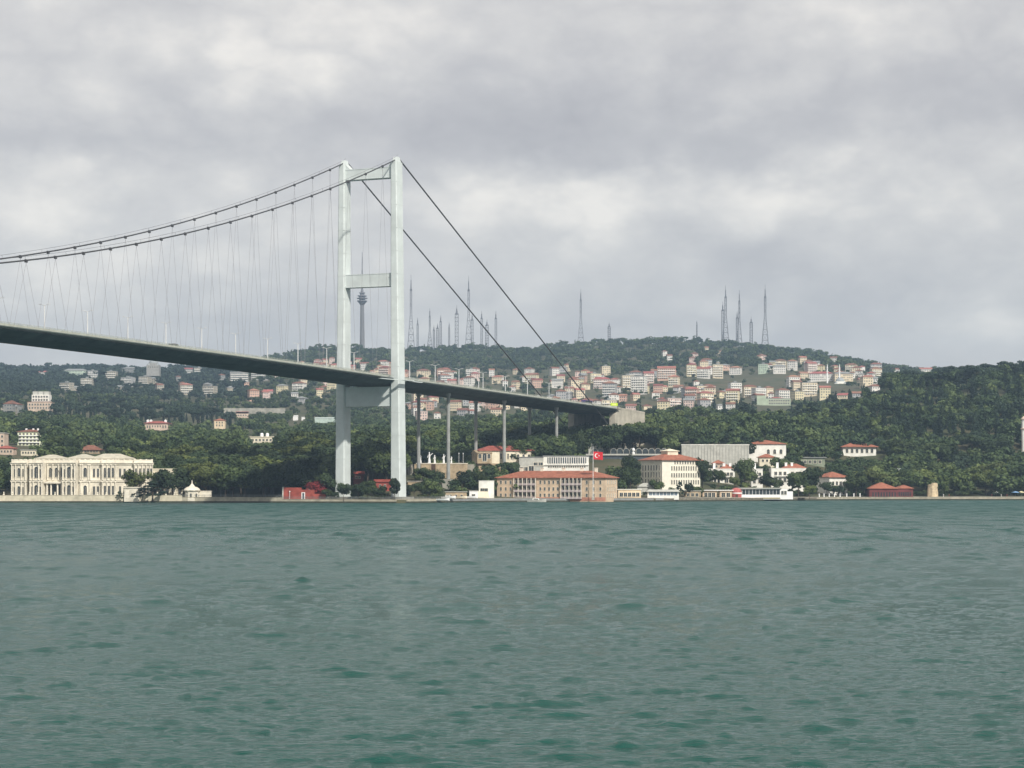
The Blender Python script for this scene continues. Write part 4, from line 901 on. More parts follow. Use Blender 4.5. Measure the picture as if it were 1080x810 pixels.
# white house with hip roof by the water, and the hillside one
r,W,H,D = house('white_house', 'white two-storey house with terracotta hip roof near the water between trees', 'house', 863, 895, 503.5, 525.5, 1196, 12, M_white, ('hip',3.0,M_tile,1.2), rot=30, wins=[(.1,.92,4,(.62,),1.5,2.2,False),(.1,.92,3,(.2,),1.5,2.4,False)], side=[(.1,.9,2,(.62,),1.1,1.8,False)])
m = MB(); m.box(-W/2+1,W/2-2,-D/2-1.6,-D/2,H*.52,H*.55); m.build('balcony', M_white, r)
r,W,H,D = house('hill_villa', 'white villa with long terracotta roof in the trees of the right hillside', 'villa', 889, 924, 471.5, 481, 1480, 12, M_white, ('hip',2.6,M_tile,1.6), wins=[(.05,.95,6,(.35,),1.6,2.6,False)], found=8)
m = MB(); m.box(-W/2-6,-W/2,-D/2-1,D/2-2,-10,H*.3); m.build('terrace', M_white, r)
# dark red boathouse
r,W,H,D = house('red_boathouse', 'dark red timber waterfront house with terracotta roof standing over the water', 'house', 917, 963, 515.5, 527.6, 1184, 14, M_darkred, None, found=.8, wins=[(.05,.62,9,(.30,),.8,2.6,False),(.66,.96,6,(.38,),.8,2.2,False)], trim=M_darkred)
m = MB(); m.hip(-W/2-.6,W/2-8.5,-D/2-.7,D/2+.7,H,3.3); m.build('roof', M_tile, r)
m = MB(); m.hip(W/2-9.2,W/2+.6,-D/2-.5,D/2+.5,H+.05,1.9); m.build('side_roof', M_tile, r)
for x in lin(W/2-8,W/2,4): m = MB(); m.tube((x,-D/2+.3,-3),(x,-D/2+.3,-.5),.25,n=6); m.build('pile', M_wood, r)
# ruined stone kiln pillar
m = MB(); m.lathe([(3.3,-1),(3.2,2),(2.9,4.5),(2.7,6.0),(2.9,6.6),(1.9,7.0)],0,0,7); m.lathe([(2.0,5.8),(1.8,7.6),(1.0,8.0)],1.2,.4,6)
o = m.build('stone_tower', mat('pale_stone', (.56,.45,.30), .9, .2, .6, bump=.1), None, (X(983.5,1192),1192,1.8)); tag(o, 'stubby pale stone tower stump on the right promenade', 'tower'); occ(979,988,509,526,1192)
# minaret-like tower at the right edge
Y = Yat(1080,476,1230,2000); z = Zp(475,Y); r = empty('white_turret', (X(1080,Y),Y,z), 'slim white turret with pink bands at the right edge among dark trees', 'tower'); occ(1074,1086,443,474,Y)
m = MB(); m.lathe([(1.7,-10),(1.6,14),(1.5,20)],0,0,12); m.build('shaft', M_white, r); m = MB(); m.lathe([(2.3,13.6),(2.4,14.2),(1.7,14.5)],0,0,12); m.build('balcony', M_pinkw, r)
m = MB(); m.lathe([(2.1,20),(2.0,20.6),(.3,22.2)],0,0,12); m.build('cap', M_pinkw, r)

# red walls left of the tower
def red_bits():
    Y = 1002; k = Y/F
    r = empty('red_wall', (X(318,Y),Y,1.7), 'bright red painted waterside wall with a white doorway left of the bridge tower', 'wall'); occ(298,344,513,528,Y)
    m = MB(); m.box(-8.6,0,0,.8,-1,5.6); m.box(0,6.2,0,.8,-1,4.6); m.box(6.2,11.4,0,.8,-1,2.6); m.build('wall_face', M_brick, r)
    m = MB(); m.box(-.0,.35,-.12,0,0,3.0); m.box(1.35,1.7,-.12,0,0,3.0); m.box(0,1.7,-.12,0,3.0,3.3); m.build('door_frame', M_pw, r)
    m = MB(); m.box(.35,1.35,-.04,0,0,3.0); m.build('door', M_glassb, r)
    m = MB(); m.box(-9.2,-8.6,-.2,1,-1,5.9); m.build('end_post', M_grey, r)
    m = MB(); m.tube((-5.6,-.5,0),(-5.6,-.5,3.4),.1,n=6); m.lathe([(.2,3.4),(.35,3.6),(.2,4.0)],-5.6,-.5,8); o = m.build('garden_lamp', M_pw, None, (X(318,Y),Y,1.7)); tag(o, 'short white lamp standing in front of the red wall', 'lamp')
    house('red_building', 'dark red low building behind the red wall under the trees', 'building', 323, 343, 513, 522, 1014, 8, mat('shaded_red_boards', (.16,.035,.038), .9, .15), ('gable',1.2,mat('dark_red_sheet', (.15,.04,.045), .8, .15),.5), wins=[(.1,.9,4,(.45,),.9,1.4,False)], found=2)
    house('red_hut', 'small red hut with pale roof edge between the two legs of the bridge tower', 'hut', 395, 412, 508.5, 517, 1030, 6, M_brick, ('gable',1.2,M_brick,.5), wins=[(.2,.8,2,(.4,),.9,1.2,False)], found=4)
    house('red_hut', 'dull red hut deep in the trees just right of the far tower leg', 'hut', 372, 383, 500, 508, 1050, 6, M_darkred, ('gable',1.2,M_brick,.5), wins=[(.2,.8,2,(.4,),.9,1.2,False)], found=6)
red_bits()
# tan terrace wall under the approach, with white sculptures on it
def terrace():
    Y = 1095; k = Y/F; r = empty('terrace_wall', (X(465,Y),Y,Zp(497.5,Y)), 'tan stone terrace wall behind the bridge piers', 'wall'); occ(437,492,477,499,Y)
    W = 56*k; m = MB(); m.box(-W/2,W/2,0,1.2,-8,4.1); m.build('wall_face', M_stone, r); m = MB(); m.box(-W/2-.2,W/2+.2,-.2,1.4,4.1,4.5); m.build('coping', M_creaml, r)
    m = MB(); m.box(-.9-4,1.2-4,-.25,0,-2,4.1); m.build('buttress', M_wood, r)
    mb = MB(); mb.box(X(430,Y+1.2),X(500,Y+1.2),Y+1.2,Y+40,Zp(497.5,Y)-9,Zp(497.5,Y)+3.9); tag(mb.build('terrace_ground', M_pave), kind='structure')
    zt = Zp(497.5,Y)+3.9
    for px, h, a, lab in ((443.5,5.0,.3,'slim white statue on the terrace wall beside the leftmost pier'),(452.8,6.6,1.2,'tallest white statue with spread arms on the terrace wall'),(458.5,5.0,-.8,'pale pinkish standing statue on the terrace wall'),(468,5.4,.5,'white standing statue just left of the bridge pier'),(476,4.2,.1,'short white statue on the terrace wall right of the pier')):
        s = MB(); q = h/5
        s.box(-.6*q,.6*q,-.6*q,.6*q,0,.7*q); s.lathe([(.55*q,.7*q),(.5*q,1.6*q),(.34*q,2.4*q),(.42*q,3.3*q),(.5*q,3.7*q),(.16*q,3.95*q),(.2*q,4.2*q),(.26*q,4.5*q),(.12*q,4.9*q)],0,0,10)
        s.tube((.4*q,0,3.6*q),(1.0*q*a+.3,0,4.4*q),.16*q,.1*q,6); s.tube((-.4*q,0,3.6*q),(-.8*q,0,2.6*q),.16*q,.1*q,6)
        o = s.build('statue', M_pw, None, (X(px,Y+3),Y+3,zt)); tag(o, lab, 'statue')
    for px in (484,488.5):
        s = MB(); s.tube((0,0,0),(0,0,5.2),.1,n=6); s.lathe([(.1,5.2),(.3,5.4),(.25,5.9),(.05,6)],0,0,8); o = s.build('garden_lamp', M_lamp, None, (X(px,Y+2),Y+2,zt)); tag(o, 'thin lamp on the terrace, %s of the two near its right end' % ('left' if px < 486 else 'right'), 'lamp')
terrace()
# stepped white house and boats under the piers
def white_steps():
    r,W,H,D = house('stepped_house', 'white stepped house with a slanting front beside the left end of the long tan building', 'house', 505, 521, 507.5, 526, 1056, 9, M_white, ('flat',.3,M_white,.1), wins=[(.1,.6,2,(.42,),1.8,1.5,False)], found=2)
    m = MB(); m.hexa([(-W/2-4.5,-D/2-3,-1),(W/2-2,-D/2-3,-1),(W/2-2,-D/2,-1),(-W/2-4.5,-D/2,-1)], [(-W/2-1.5,-D/2-1.4,H*.42),(W/2-3,-D/2-1.4,H*.42),(W/2-3,-D/2,H*.42),(-W/2-1.5,-D/2,H*.42)]); m.build('ramp_wall', M_whitew, r)
    house('white_shed', 'small white cubic shed left of the stepped white house', 'shed', 495, 504, 518, 526, 1046, 4, M_pw, ('flat',.2,M_white,.2), wins=[(.2,.8,1,(.2,),1.5,1.5,False)], found=2)
    house('stone_hut', 'grey stone hut on the shore by the bridge pier footing', 'hut', 470, 492, 519, 526.5, 1032, 5, M_stone, ('flat',.3,M_grey,.4), wins=[(.1,.9,3,(.3,),1.0,1.2,False)], found=2)
    house('pier_workshop', 'pale flat-topped concrete block at the foot of the left pier', 'building', 430, 445, 508, 519, 1052, 6, M_stone, ('flat',.4,M_conc,.3), wins=[(.15,.85,2,(.4,),1.2,1.4,False)], found=6)
white_steps()
def boat(px, Y, L, label, z=0, col=None, cabin=True, rz=0):
    r = empty('motor_boat', (X(px,Y),Y,z), label, 'boat', None, rz)
    m = MB(); n = 9; secs = []
    for i in range(n):
        t = i/(n-1); x = -L/2+L*t; b = .17*L*(1-max(0,(t-.45)/.55)**2.2)+.02; dk = .10*L+.06*L*t*t
        secs.append([(x,-b,dk),(x,-b*.7,0.0),(x,0,-.25),(x,b*.7,0.0),(x,b,dk)])
    vs = [p for s in secs for p in s]; fs = []
    for i in range(n-1):
        for k in range(4): fs.append((i*5+k,(i+1)*5+k,(i+1)*5+k+1,i*5+k+1))
        fs.append((i*5+4,(i+1)*5+4,(i+1)*5,i*5))
    fs.append((0,1,2,3,4)); m.add(vs, fs); m.build('hull', col or M_pw, r)
    if cabin:
        h = .1*L; m = MB(); m.hexa([(-.22*L,-.11*L,h),(.16*L,-.1*L,h),(.16*L,.1*L,h),(-.22*L,.11*L,h)], [(-.2*L,-.09*L,h*2.1),(.08*L,-.08*L,h*2.1),(.08*L,.08*L,h*2.1),(-.2*L,.09*L,h*2.1)]); m.build('cabin', M_white, r)
        m = MB(); m.box(-.17*L,.07*L,-.112*L,-.108*L,h*1.35,h*1.8); m.build('cabin_window', M_glass, r)
boat(566, 1046, 9.5, 'small grey boat moored in front of the long tan building', 0, M_grey)
boat(467, 1010, 6.5, 'white boat lying low at the quay under the pier', 1.2, M_pw, False)
boat(473, 1018, 7, 'white cabin boat hauled ashore beside the bridge pier footing', 2.2)
boat(486, 1030, 6, 'cream boat hauled ashore left of the small white shed', 2.2, M_whitew, False)
boat(497, 1036, 6.5, 'white boat hauled ashore at the foot of the small white shed', 2.2, M_pw, False, .3)

# things on the right promenade
def parasol(px, Y, m1, lab):
    r = empty('parasol', (X(px,Y),Y,1.9), lab, 'parasol'); m = MB(); m.tube((0,0,0),(0,0,2.9),.06,n=6); m.build('pole', M_lamp, r)
    m = MB(); m.lathe([(2.3,2.3),(2.25,2.42),(1.1,2.85),(.06,3.2)],0,0,8); m.build('canopy', m1, r)
parasol(1071, 1200, mat('blue_canvas', (.22,.38,.62), .8, .05), 'pale blue parasol on the right promenade'); parasol(1077, 1204, mat('cream_canvas', (.75,.70,.45), .8, .05), 'cream parasol next to the blue one at the right edge')
parasol(1051, 1200, M_pw, 'white parasol on the right promenade, left of the blue one')
def person(px, Y, top, lab):
    z = 1.72+.02
    bm_v = [(0,0,.95),(0,0,1.2),(0,0,1.42),(0,0,1.52),(0,0,1.66),(.2,0,1.4),(.27,.02,1.12),(.25,-.05,.88),(-.2,0,1.4),(-.27,.02,1.12),(-.24,-.06,.88),(.1,0,.88),(.12,.03,.48),(.12,.02,.06),(-.1,0,.88),(-.13,-.04,.48),(-.14,.05,.06)]
    ed = [(0,1),(1,2),(2,3),(3,4),(2,5),(5,6),(6,7),(2,8),(8,9),(9,10),(0,11),(11,12),(12,13),(0,14),(14,15),(15,16)]
    rad = [.15,.14,.15,.06,.11,.07,.05,.04,.07,.05,.04,.09,.07,.05,.09,.07,.05]
    me = bpy.data.meshes.new('person'); me.from_pydata(bm_v, ed, []); o = bpy.data.objects.new('person', me); COL.objects.link(o); o.location = (X(px,Y),Y,z); o.rotation_euler = (0,0,px*.7)
    s = o.modifiers.new('skin','SKIN'); 
    for i, q in enumerate(rad): me.skin_vertices[0].data[i].radius = (q,q*.8)
    me.skin_vertices[0].data[0].use_root = True
    o.modifiers.new('sub','SUBSURF').levels = 1; me.materials.append(top); tag(o, lab, 'person')
for i,(px,mm,lab) in enumerate([(995,M_pw,'person in white standing on the promenade right of the stone tower stump'),(1001,M_brick,'person in red on the promenade near the stone tower stump'),(1008,M_glassb,'person in dark clothes on the promenade between the stump and the parasols'),
        (1046,M_darkred,'person in dark red just left of the white parasol'),(1056,M_white,'person in white between the white and blue parasols'),(1062,M_brick,'person in red close to the blue parasol'),(1066,M_glassb,'person in dark clothes beside the blue parasol')]):
    if not mm: continue
    Yp = float(Ys(px))+4; person(px, Yp, mm, lab)
def shore_lamp(px, Y, h, lab):
    r = lamp_proto(h, 1.0); r.location = (X(px,Y),Y,1.8); r.rotation_euler = (0,0,.2); tag(r, lab, 'street lamp', 'lamps along the right shore road')
for i, px in enumerate((864,869,874.5,880,886,893,900.5,907)):
    m = MB(); m.lathe([(.32,0),(.3,1.5),(.42,1.6),(.40,1.9),(.1,2.1)],0,0,8); o = m.build('bollard', M_pw, None, (X(px,float(Ys(px))+1.5), float(Ys(px))+1.5, 1.7)); tag(o, 'white bollard on the quay in front of the hip-roofed white house', 'bollard', 'white bollards on the right quay')
shore_lamp(948, 1215, 16, 'double-armed lamp rising out of the trees above the dark red boathouse')
shore_lamp(833, 1500, 9, 'double-armed lamp in the trees right of the grey hall') if False else None

# ------------------------------------------------------------------ mid-distance special buildings, left
def gh(px, Y): return HY-(gz(px,Y)-HC)*F/Y     # row of the ground at a point
r,W,H,D = house('pink_mansion', 'pale pink mansion with red roof and white turrets alone in the woods left of bridge', 'mansion', 153, 177, 446.5, 453, 1700, 13, M_pinkw, ('hip',2.0,M_tiler,1.2), wins=[(.04,.96,8,(.25,),1.1,2.4,False)], found=3)
m = MB(); m.box(-5,5,-D/2-2.0,D/2,-6.2,2); m.build('lower_floor', M_pinkw, r); windows(r, (0,-D/2-2.0), 0, lin(-4.6,4.6,3), [-4.6], 1.6, 2.6, arch=True, fr=M_pw)
for u in (.08,.22,.86): m = MB(); x = -W/2+W*u; m.box(x-1,x+1,-2,0,H,H+2.6); m.hip(x-1.2,x+1.2,-2.2,.2,H+2.6,.8); m.build('turret', M_pw, r)
r,W,H,D = house('apartment_block', 'white and pale green five-storey apartment block in trees behind the palace left end', 'apartment block', 18.5, 43, 455.5, 470, 1500, 13, mat('white_green_plaster', (.68,.72,.52), .85, .08), ('hip',1.6,M_tiled,.7), wins=[(.03,.97,6,(.04,.29,.53,.78),1.3,1.3,False)], found=6)
for u in (.3,.6,.8): m = MB(); x = -W/2+W*u; m.box(x-.6,x+.6,-1,0,H+.5,H+2.6); m.build('chimney', M_pw, r)
for z in (.23,.48,.73): m = MB(); m.box(-W/2+1,W/2-1,-D/2-1,-D/2,H*z-.3,H*z+.3); m.build('balcony', M_pw, r)
house('apartment_block', 'pinkish apartment block cut by the left edge of the picture', 'apartment block', -14, 4.5, 457, 472, 1480, 12, M_pinkw, ('flat',.5,M_grey,.4), wins=[(.03,.97,5,(.06,.38,.7),1.3,1.5,False)], found=6)
house('low_house', 'low pink house row with white walls behind the left end of the palace', 'house', -4, 14, 473, 479, 1330, 9, M_pinkw, ('hip',1.6,M_tiler,.6), wins=[(.05,.95,5,(.3,),1.1,1.3,False)], found=6)
house('low_house', 'low white house just above the palace roof at its left end', 'house', 22, 38, 475, 480, 1320, 8, M_whitew, ('flat',.4,M_grey,.4), wins=[(.05,.95,5,(.3,),1.0,1.2,False)], found=6)
house('old_house', 'brown-roofed old house peeping over the palace roof', 'house', 84, 105, 474.8, 478, 1250, 9, M_stone, ('hip',3.2,M_tiled,1.0), wins=[(.05,.95,6,(.3,),1.0,1.3,False)], found=8)
r,W,H,D = house('terraced_flats', 'large pale terraced block of flats stepping up the wooded slope at upper left', 'apartment block', 29, 54, 424, 432, 2150, 16, M_pinkw, ('flat',.5,M_tiled,.4), wins=[(.03,.97,8,(.1,.55),1.6,1.9,False)], found=12)
m = MB(); m.box(-W*.36,W*.36,-4,D/2+2,H+.4,H+8); m.build('upper_wall', M_white, r); windows(r,(0,-4),0,lin(-W*.34,W*.34,6),[H+1.4,H+4.8],1.8,2.0)
for u in (-.24,0,.24): m = MB(); m.box(W*u-2.6,W*u+2.6,-1,D/2,H+8,H+11.5); m.build('penthouse', M_grey, r)
r,W,H,D = house('cream_house', 'cream flat-topped house with two white tanks among dark trees between palace and tower', 'house', 264, 288, 461, 466.5, 1350, 9, M_whitew, ('flat',.5,M_whitew,.5), wins=[(.03,.97,6,(.25,),1.6,1.6,False)], found=5)
for u in (.48,.72): m = MB(); m.lathe([(1.3,H+.5),(1.4,H+2.4),(.9,H+3.3),(.2,H+3.5)],-W/2+W*u,0,10); m.build('water_tank', M_pw, r)
house('yellow_villa', 'small yellowish villa in trees left of the far tower leg', 'villa', 226, 237, 443.5, 452, 1600, 9, M_tanl, ('hip',1.8,M_tile,.6), wins=[(.1,.9,3,(.3,.65),1.0,1.5,False)], found=6)
house('pink_villa', 'pair of pinkish villas on a clearing below the bridge deck', 'villa', 249, 262, 434.5, 440.5, 1950, 9, M_pinkw, ('hip',2.0,M_tiler,.6), wins=[(.1,.9,4,(.3,),1.2,1.5,False)], found=6)
house('white_van_shed', 'small white shed on the slope below the deck, left of the far tower leg', 'shed', 309, 314, 439, 442.5, 2020, 5, M_pw, ('gable',.8,M_pw,.3), found=4)
house('white_kiosk', 'tiny white kiosk right of the white shed on the slope', 'kiosk', 318, 321.5, 440, 443, 2020, 4, M_pw, ('flat',.3,M_pw,.3), found=4)
r,W,H,D = house('greenhouse_row', 'long pale low greenhouse on the slope beside the far tower leg', 'greenhouse', 332, 354, 441.5, 445.5, 1960, 9, mat('pale_glasshouse', (.45,.55,.50), .5, .12), ('gable',1.4,mat('pale_glasshouse_roof', (.42,.5,.47), .5, .12),.3), found=4)
r,W,H,D = house('retaining_wall', 'pale horizontal retaining wall across the wooded slope beneath the deck', 'wall', 236, 301, 430.5, 432.2, 2080, 2, M_conc, None, found=4)
m = MB(); m.box(W/2-1.6,W/2,-1.2,1,-9,1.7); m.build('end_pier', M_conc, r)
# domed mosque on the left skyline
WALL_SHADED = mat('mosque_shaded_wall', (.30,.30,.29), .85, .08)  # cloud shade put into this mosque's wall colour
def mosque(px, Y, py, s, lab, mins, zfound=10, wm=None):
    r = empty('mosque', (X(px,Y),Y,Zp(py,Y)), lab, 'mosque'); k = s
    m = MB(); m.box(-9*k,9*k,-8*k,8*k,-zfound,6*k); m.box(-6.5*k,6.5*k,-6.5*k,6.5*k,6*k,9*k); m.build('wall', wm or M_white, r)
    m = MB(); m.lathe([(6.6*k*math.cos(t),9*k+5.6*k*math.sin(t)) for t in np.linspace(0,1.5,9)],0,0,18); m.build('dome', M_dome, r)
    for x in (-6.5,6.5): m = MB(); m.lathe([(2.4*k*math.cos(t),6*k+2.2*k*math.sin(t)) for t in np.linspace(0,1.5,6)],x*k,-5.5*k,12); m.build('small_dome', M_dome, r)
    windows(r,(0,-8*k-.01),0,lin(-8*k,8*k,5),[1.5*k],1.3*k,2.6*k,arch=True)
    for x, h in mins:
        m = MB(); m.lathe([(1.1,-zfound),(1.0,h*.55),(.85,h*.6),(.85,h*.66),(1.4,h*.67),(1.4,h*.70),(.75,h*.705),(.75,h*.86),(.1,h)],x*k,2,10); m.build('minaret', M_pw, r)
    return r
mosque(162,3050,389.5,1.0,'mosque with a broad dome and thin spire on the skyline beneath the deck',((0,27),), wm=WALL_SHADED); occ(152,172,378,392,3050)
mosque(886,2700,409,.9,'white mosque with two minarets in the hillside village at right',((-18,31),(-.5,31))); occ(866,892,396,412,2700)

# ------------------------------------------------------------------ village houses
ROOFT = {'terracotta': mat('village_tile', (.30,.15,.11), .9, .18, .3, randobj=.3), 'red': mat('village_red_tile', (.32,.12,.10), .9, .18, .3, randobj=.3), 'brown': M_tiled, 'grey': M_greyd}
WALLS = {'white': mat('vw', (.68,.66,.62), .85, .06), 'cream': mat('vc', (.66,.57,.42), .85, .06), 'pink': mat('vp', (.60,.47,.42), .85, .07),
         'grey': mat('vg', (.38,.38,.38), .85, .07), 'yellow': mat('vy', (.66,.59,.40), .85, .06), 'salmon': mat('vs', (.56,.38,.30), .85, .07), 'shaded grey': mat('v_shaded_grey', (.26,.26,.25), .85, .07), 'shaded cream': mat('v_shaded_cream', (.36,.33,.27), .85, .07), 'pale green': mat('vgr', (.46,.55,.44), .85, .06)}  # duller grey and cream: cloud shade put into the wall colour
VP = {}
def village_mesh(wall, roof, w, d, fl, kind):
    k = (wall, roof, w, d, fl, kind)
    if k in VP: return VP[k]
    H = fl*3.0+.6; m = MB(); m.box(-w/2,w/2,-d/2,d/2,-9,H)
    m.mi = 1
    n = max(2,int(w/2.6))
    for f in range(fl):
        for i, x in enumerate(lin(-w/2+.5,w/2-.5,n)):
            if (i*7+f*3+w*5) % 11 == 4: continue
            m.box(x-.62,x+.62,-d/2-.04,-d/2+.02,f*3+1.1,f*3+2.5)
        for e in (-1,1):
            for y in lin(-d/2+.6,d/2-.6,max(2,int(d/3))): m.add([(e*(w/2+.03),y-.5,f*3+1.1),(e*(w/2+.03),y+.5,f*3+1.1),(e*(w/2+.03),y+.5,f*3+2.5),(e*(w/2+.03),y-.5,f*3+2.5)], [(0,1,2,3)])
    m.mi = 2
    if kind == 'block':
        for f in range(1,fl): m.box(-w/2+.4,w/2-.4,-d/2-1.1,-d/2,f*3-.1,f*3+.75) if f % 1 == 0 and w > 12 else None
    me = m.mesh('house_wall', [WALLS[wall], M_glassb, M_white])
    q = MB()
    if kind == 'block' and roof == 'grey':
        q.box(-w/2-.2,w/2+.2,-d/2-.2,d/2+.2,H,H+.6); q.box(-1.8,1.8,-1.5,1.5,H+.6,H+2.6)
    elif (w+d) % 2 < 1: q.hip(-w/2-.7,w/2+.7,-d/2-.7,d/2+.7,H,min(w,d)*.22)
    else: q.gable(-w/2-.6,w/2+.6,-d/2-.6,d/2+.6,H,d*.22)
    rm = q.mesh('house_roof', ROOFT[roof]); VP[k] = (me, rm, H); return VP[k]
placed = []
def vhouse(px, Y, wall, roof, w, d, fl, kind, rz, label, group, zoff=0):
    me, rm, H = village_mesh(wall, roof, w, d, fl, kind)
    z = gz(px,Y)+zoff
    o = link('apartment_block' if kind == 'block' else 'village_house', me, None, (X(px,Y),Y,z), rz); tag(o, label, 'apartment block' if kind == 'block' else 'house', group)
    link('roof', rm, o)
    placed.append((X(px,Y),Y,max(w,d)/2,z,H)); k = Y/F
    occ(px-w/k/2*.9, px+w/k/2*.9, HY-(z+H-HC)/k, HY-(z+H*.35-HC)/k, Y)
# a few distinctive ones: (px, py of ground, Y, wall, roof, w, d, floors, label)
SPEC = [(635,410,'pink','red',22,12,4,'wide pinkish block with stacked balconies on the hillside just above the bridge end'),
        (643,418,'grey','terracotta',16,12,5,'grey-pink block directly below the wide pinkish block'),
        (662,412,'cream','grey',15,12,6,'tall cream block on the hillside left of the white checkered one'),
        (674,416,'white','grey',18,12,7,'tall white block with checkered windows above the bridge abutment'),
        (684,404,'pink','red',13,12,4,'pinkish block above and right of the checkered white block'),
        (703,401,'salmon','red',24,13,5,'broad salmon block high in the village'),
        (711,408,'cream','red',13,11,4,'cream block in front of the broad salmon block'),
        (729,397,'yellow','red',13,11,5,'yellow block with red roof standing highest in the village centre'),
        (742,399,'white','red',16,11,4,'white block with red roof next to the yellow one'),
        (757,399,'cream','grey',14,12,6,'tall cream slab block beside the grass slope'),
        (776,395,'white','terracotta',16,10,3,'white house group top above the grass slope'),
        (805,394,'pale green','grey',12,10,4,'pale green block above the grass slope'),
        (822,394,'white','grey',17,11,3,'white block at the top right of the grass slope'),
        (775,415,'white','grey',14,11,4,'white block below the grass slope'),
        (773,424,'yellow','red',14,11,4,'yellow and red block at the lower village edge'),
        (866,402,'white','red',30,12,3,'long white barrack-like block with red roof behind the mosque'),
        (889,402,'cream','grey',24,12,3,'long cream block right behind the mosque minarets'),
        (855,393,'pink','red',14,11,4,'pink house with red roof on the upper right of the village'),
        (853,418,'cream','grey',18,12,5,'pale cream block left of the mosque'),
        (870,421,'yellow','red',12,11,4,'yellow house in front of the mosque at the forest edge'),
        (841,425,'yellow','grey',11,11,4,'ochre block at the forest edge left of the mosque'),
        (561,405,'yellow','terracotta',17,12,4,'yellowish block behind the far backstay cable'),
        (566,409,'salmon','red',14,11,3,'salmon house in front of the yellowish block by the cable'),
        (588,409,'white','grey',14,11,3,'white block behind the lamp posts at the right end of the deck'),
        (447,398,'cream','terracotta',18,12,3,'cream block just right of the near tower leg above the deck'),
        (274,401,'grey','grey',22,12,6,'big grey checkered block below the deck left of the tower'),
        (313,398,'cream','red',20,12,3,'long cream block just under the deck left of the tower'),
        (252,404,'shaded grey','grey',26,12,5,'wide pale grey tenement under the deck'),
        (137,391,'shaded grey','grey',24,12,3,'long blue-grey flat block on the left skyline'),
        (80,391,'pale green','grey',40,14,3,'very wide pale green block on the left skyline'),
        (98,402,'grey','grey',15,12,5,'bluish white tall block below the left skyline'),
        (117,403,'shaded cream','grey',18,12,5,'cream block below the left skyline'),
        (92,409,'shaded cream','grey',16,12,4,'pinkish block at the lower left of the skyline group'),
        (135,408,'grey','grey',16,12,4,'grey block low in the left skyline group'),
        (153,407,'shaded cream','grey',14,12,4,'pale cream block right of the grey one in the left group'),
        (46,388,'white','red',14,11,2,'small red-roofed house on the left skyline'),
        (199,390,'shaded grey','red',14,11,4,'grey red-roofed block on the skyline under the deck'),
        (210,390,'shaded cream','grey',16,11,4,'cream flat block on the skyline under the deck'),
        (976,392,'white','red',20,11,2,'white house with red roof among treetops on the right skyline'),
        (946,394,'white','red',16,11,2,'small white house on the skyline left of the wooded hill')]
for (px,py,wc,rc,w,d,fl,lab) in SPEC:
    Y = Yat(px,py,2250,3700) if px < 940 else (Yat(px,py,3000,3900))
    vhouse(px,Y,wc,rc,w,d,fl,'block' if fl > 3 else 'house', random.uniform(-.35,.35), lab, 'buildings of the hillside village')
# green building at the forest edge
Y = 2330; r,W,H,D = house('green_building', 'pale green institutional building with flat roofs at the edge of the forest', 'building', 798, 834, 420.5, 432, Y, 16, M_green, ('flat',.6,M_greyd,.3), wins=[(.35,.97,9,(.15,.5,.75),1.8,1.6,False)], found=14)
m = MB(); m.box(-W/2,-W/2+W*.26,-D/2-2,D/2,-14,H+3.4); m.build('tower_wall', M_green, r)
m = MB(); m.hip(-W/2+W*.4,W/2-W*.2,-D/2+1,D/2,H+.6,1.6); m.build('tiled_roof', M_tiler, r)
ZN = {'M': ('on the hillside right of the bridge','houses of the hillside village right of the bridge'),
      'D': ('below the bridge deck right of the tower','houses seen under the deck right of the tower'),
      'A': ('along the slope above the deck near the tower','houses seen above the deck near the tower'),
      'L': ('below the deck left of the tower','houses seen under the deck left of the tower'),
      'S': ('on the hazy ridge at far left','houses on the hazy left ridge')}
def fill(n, zone, x0, x1, Ya, Yb, pal, big=.3, reject=lambda px,py: False, roofs=('red','terracotta','terracotta','brown','brown','grey')):
    c = 0; t = 0
    while c < n and t < n*60:
        t += 1; px = random.uniform(x0,x1); Y = random.uniform(Ya,Yb); py = gh(px,Y)
        if reject(px,py): continue
        x = X(px,Y); w = random.choice((7,8,9,11,12)); fl = random.choice((2,2,3,3)); kind = 'house'
        if random.random() < big: w = random.choice((12,14,16)); fl = 4; kind = 'block'
        if any(abs(x-a) < (w/2+rr+1.5) and abs(Y-b) < 15 for a,b,rr,_,_ in placed): continue
        if any(o_[0]-9 < px < o_[1]+9 and o_[4]+26 > Y and (py-(fl*3+4)*F/Y) < o_[3]-1 and py > o_[2] and o_[4] > 1900 for o_ in OCC[:OCCN]): continue
        wc = random.choice(pal); rc = random.choice(roofs)
        vhouse(px,Y,wc,rc,w,9 if w < 11 else 10,fl,kind,random.uniform(-.5,.5), '%s %s with %s roof %s' % (wc, 'block of flats' if kind == 'block' else 'small house', rc, ZN[zone][0]), ZN[zone][1]); c += 1
OCCN = len(OCC)
slope = lambda px,py: (735 < px < 835 and 396 < py < 413 and py > 396+(px-735)*.03) or py > 446
P1 = ['white','white','white','cream','cream','cream','yellow','grey','pink','salmon']
fill(118,'M',600,925,2230,3080,P1,.2,lambda px,py: slope(px,py) or (px < 690 and py < 398) or (px>905 and py<388))
fill(38,'D',430,600,2260,2560,['pink','salmon','grey','grey','white','cream'],.15,roofs=('brown','brown','terracotta','grey','red'))
fill(38,'A',425,640,2700,3150,P1,.2)
fill(34,'A',290,425,3020,3420,['white','pink','salmon','cream','white'],.1,roofs=('red','red','terracotta'))
fill(28,'L',255,425,2500,2980,['grey','cream','white','pink','yellow','salmon'],.2)
fill(16,'S',60,245,2650,3350,['grey','shaded grey','shaded cream','shaded cream'],.3,roofs=('grey','grey','brown','terracotta'))  # duller walls stand in for cloud shade on this ridge
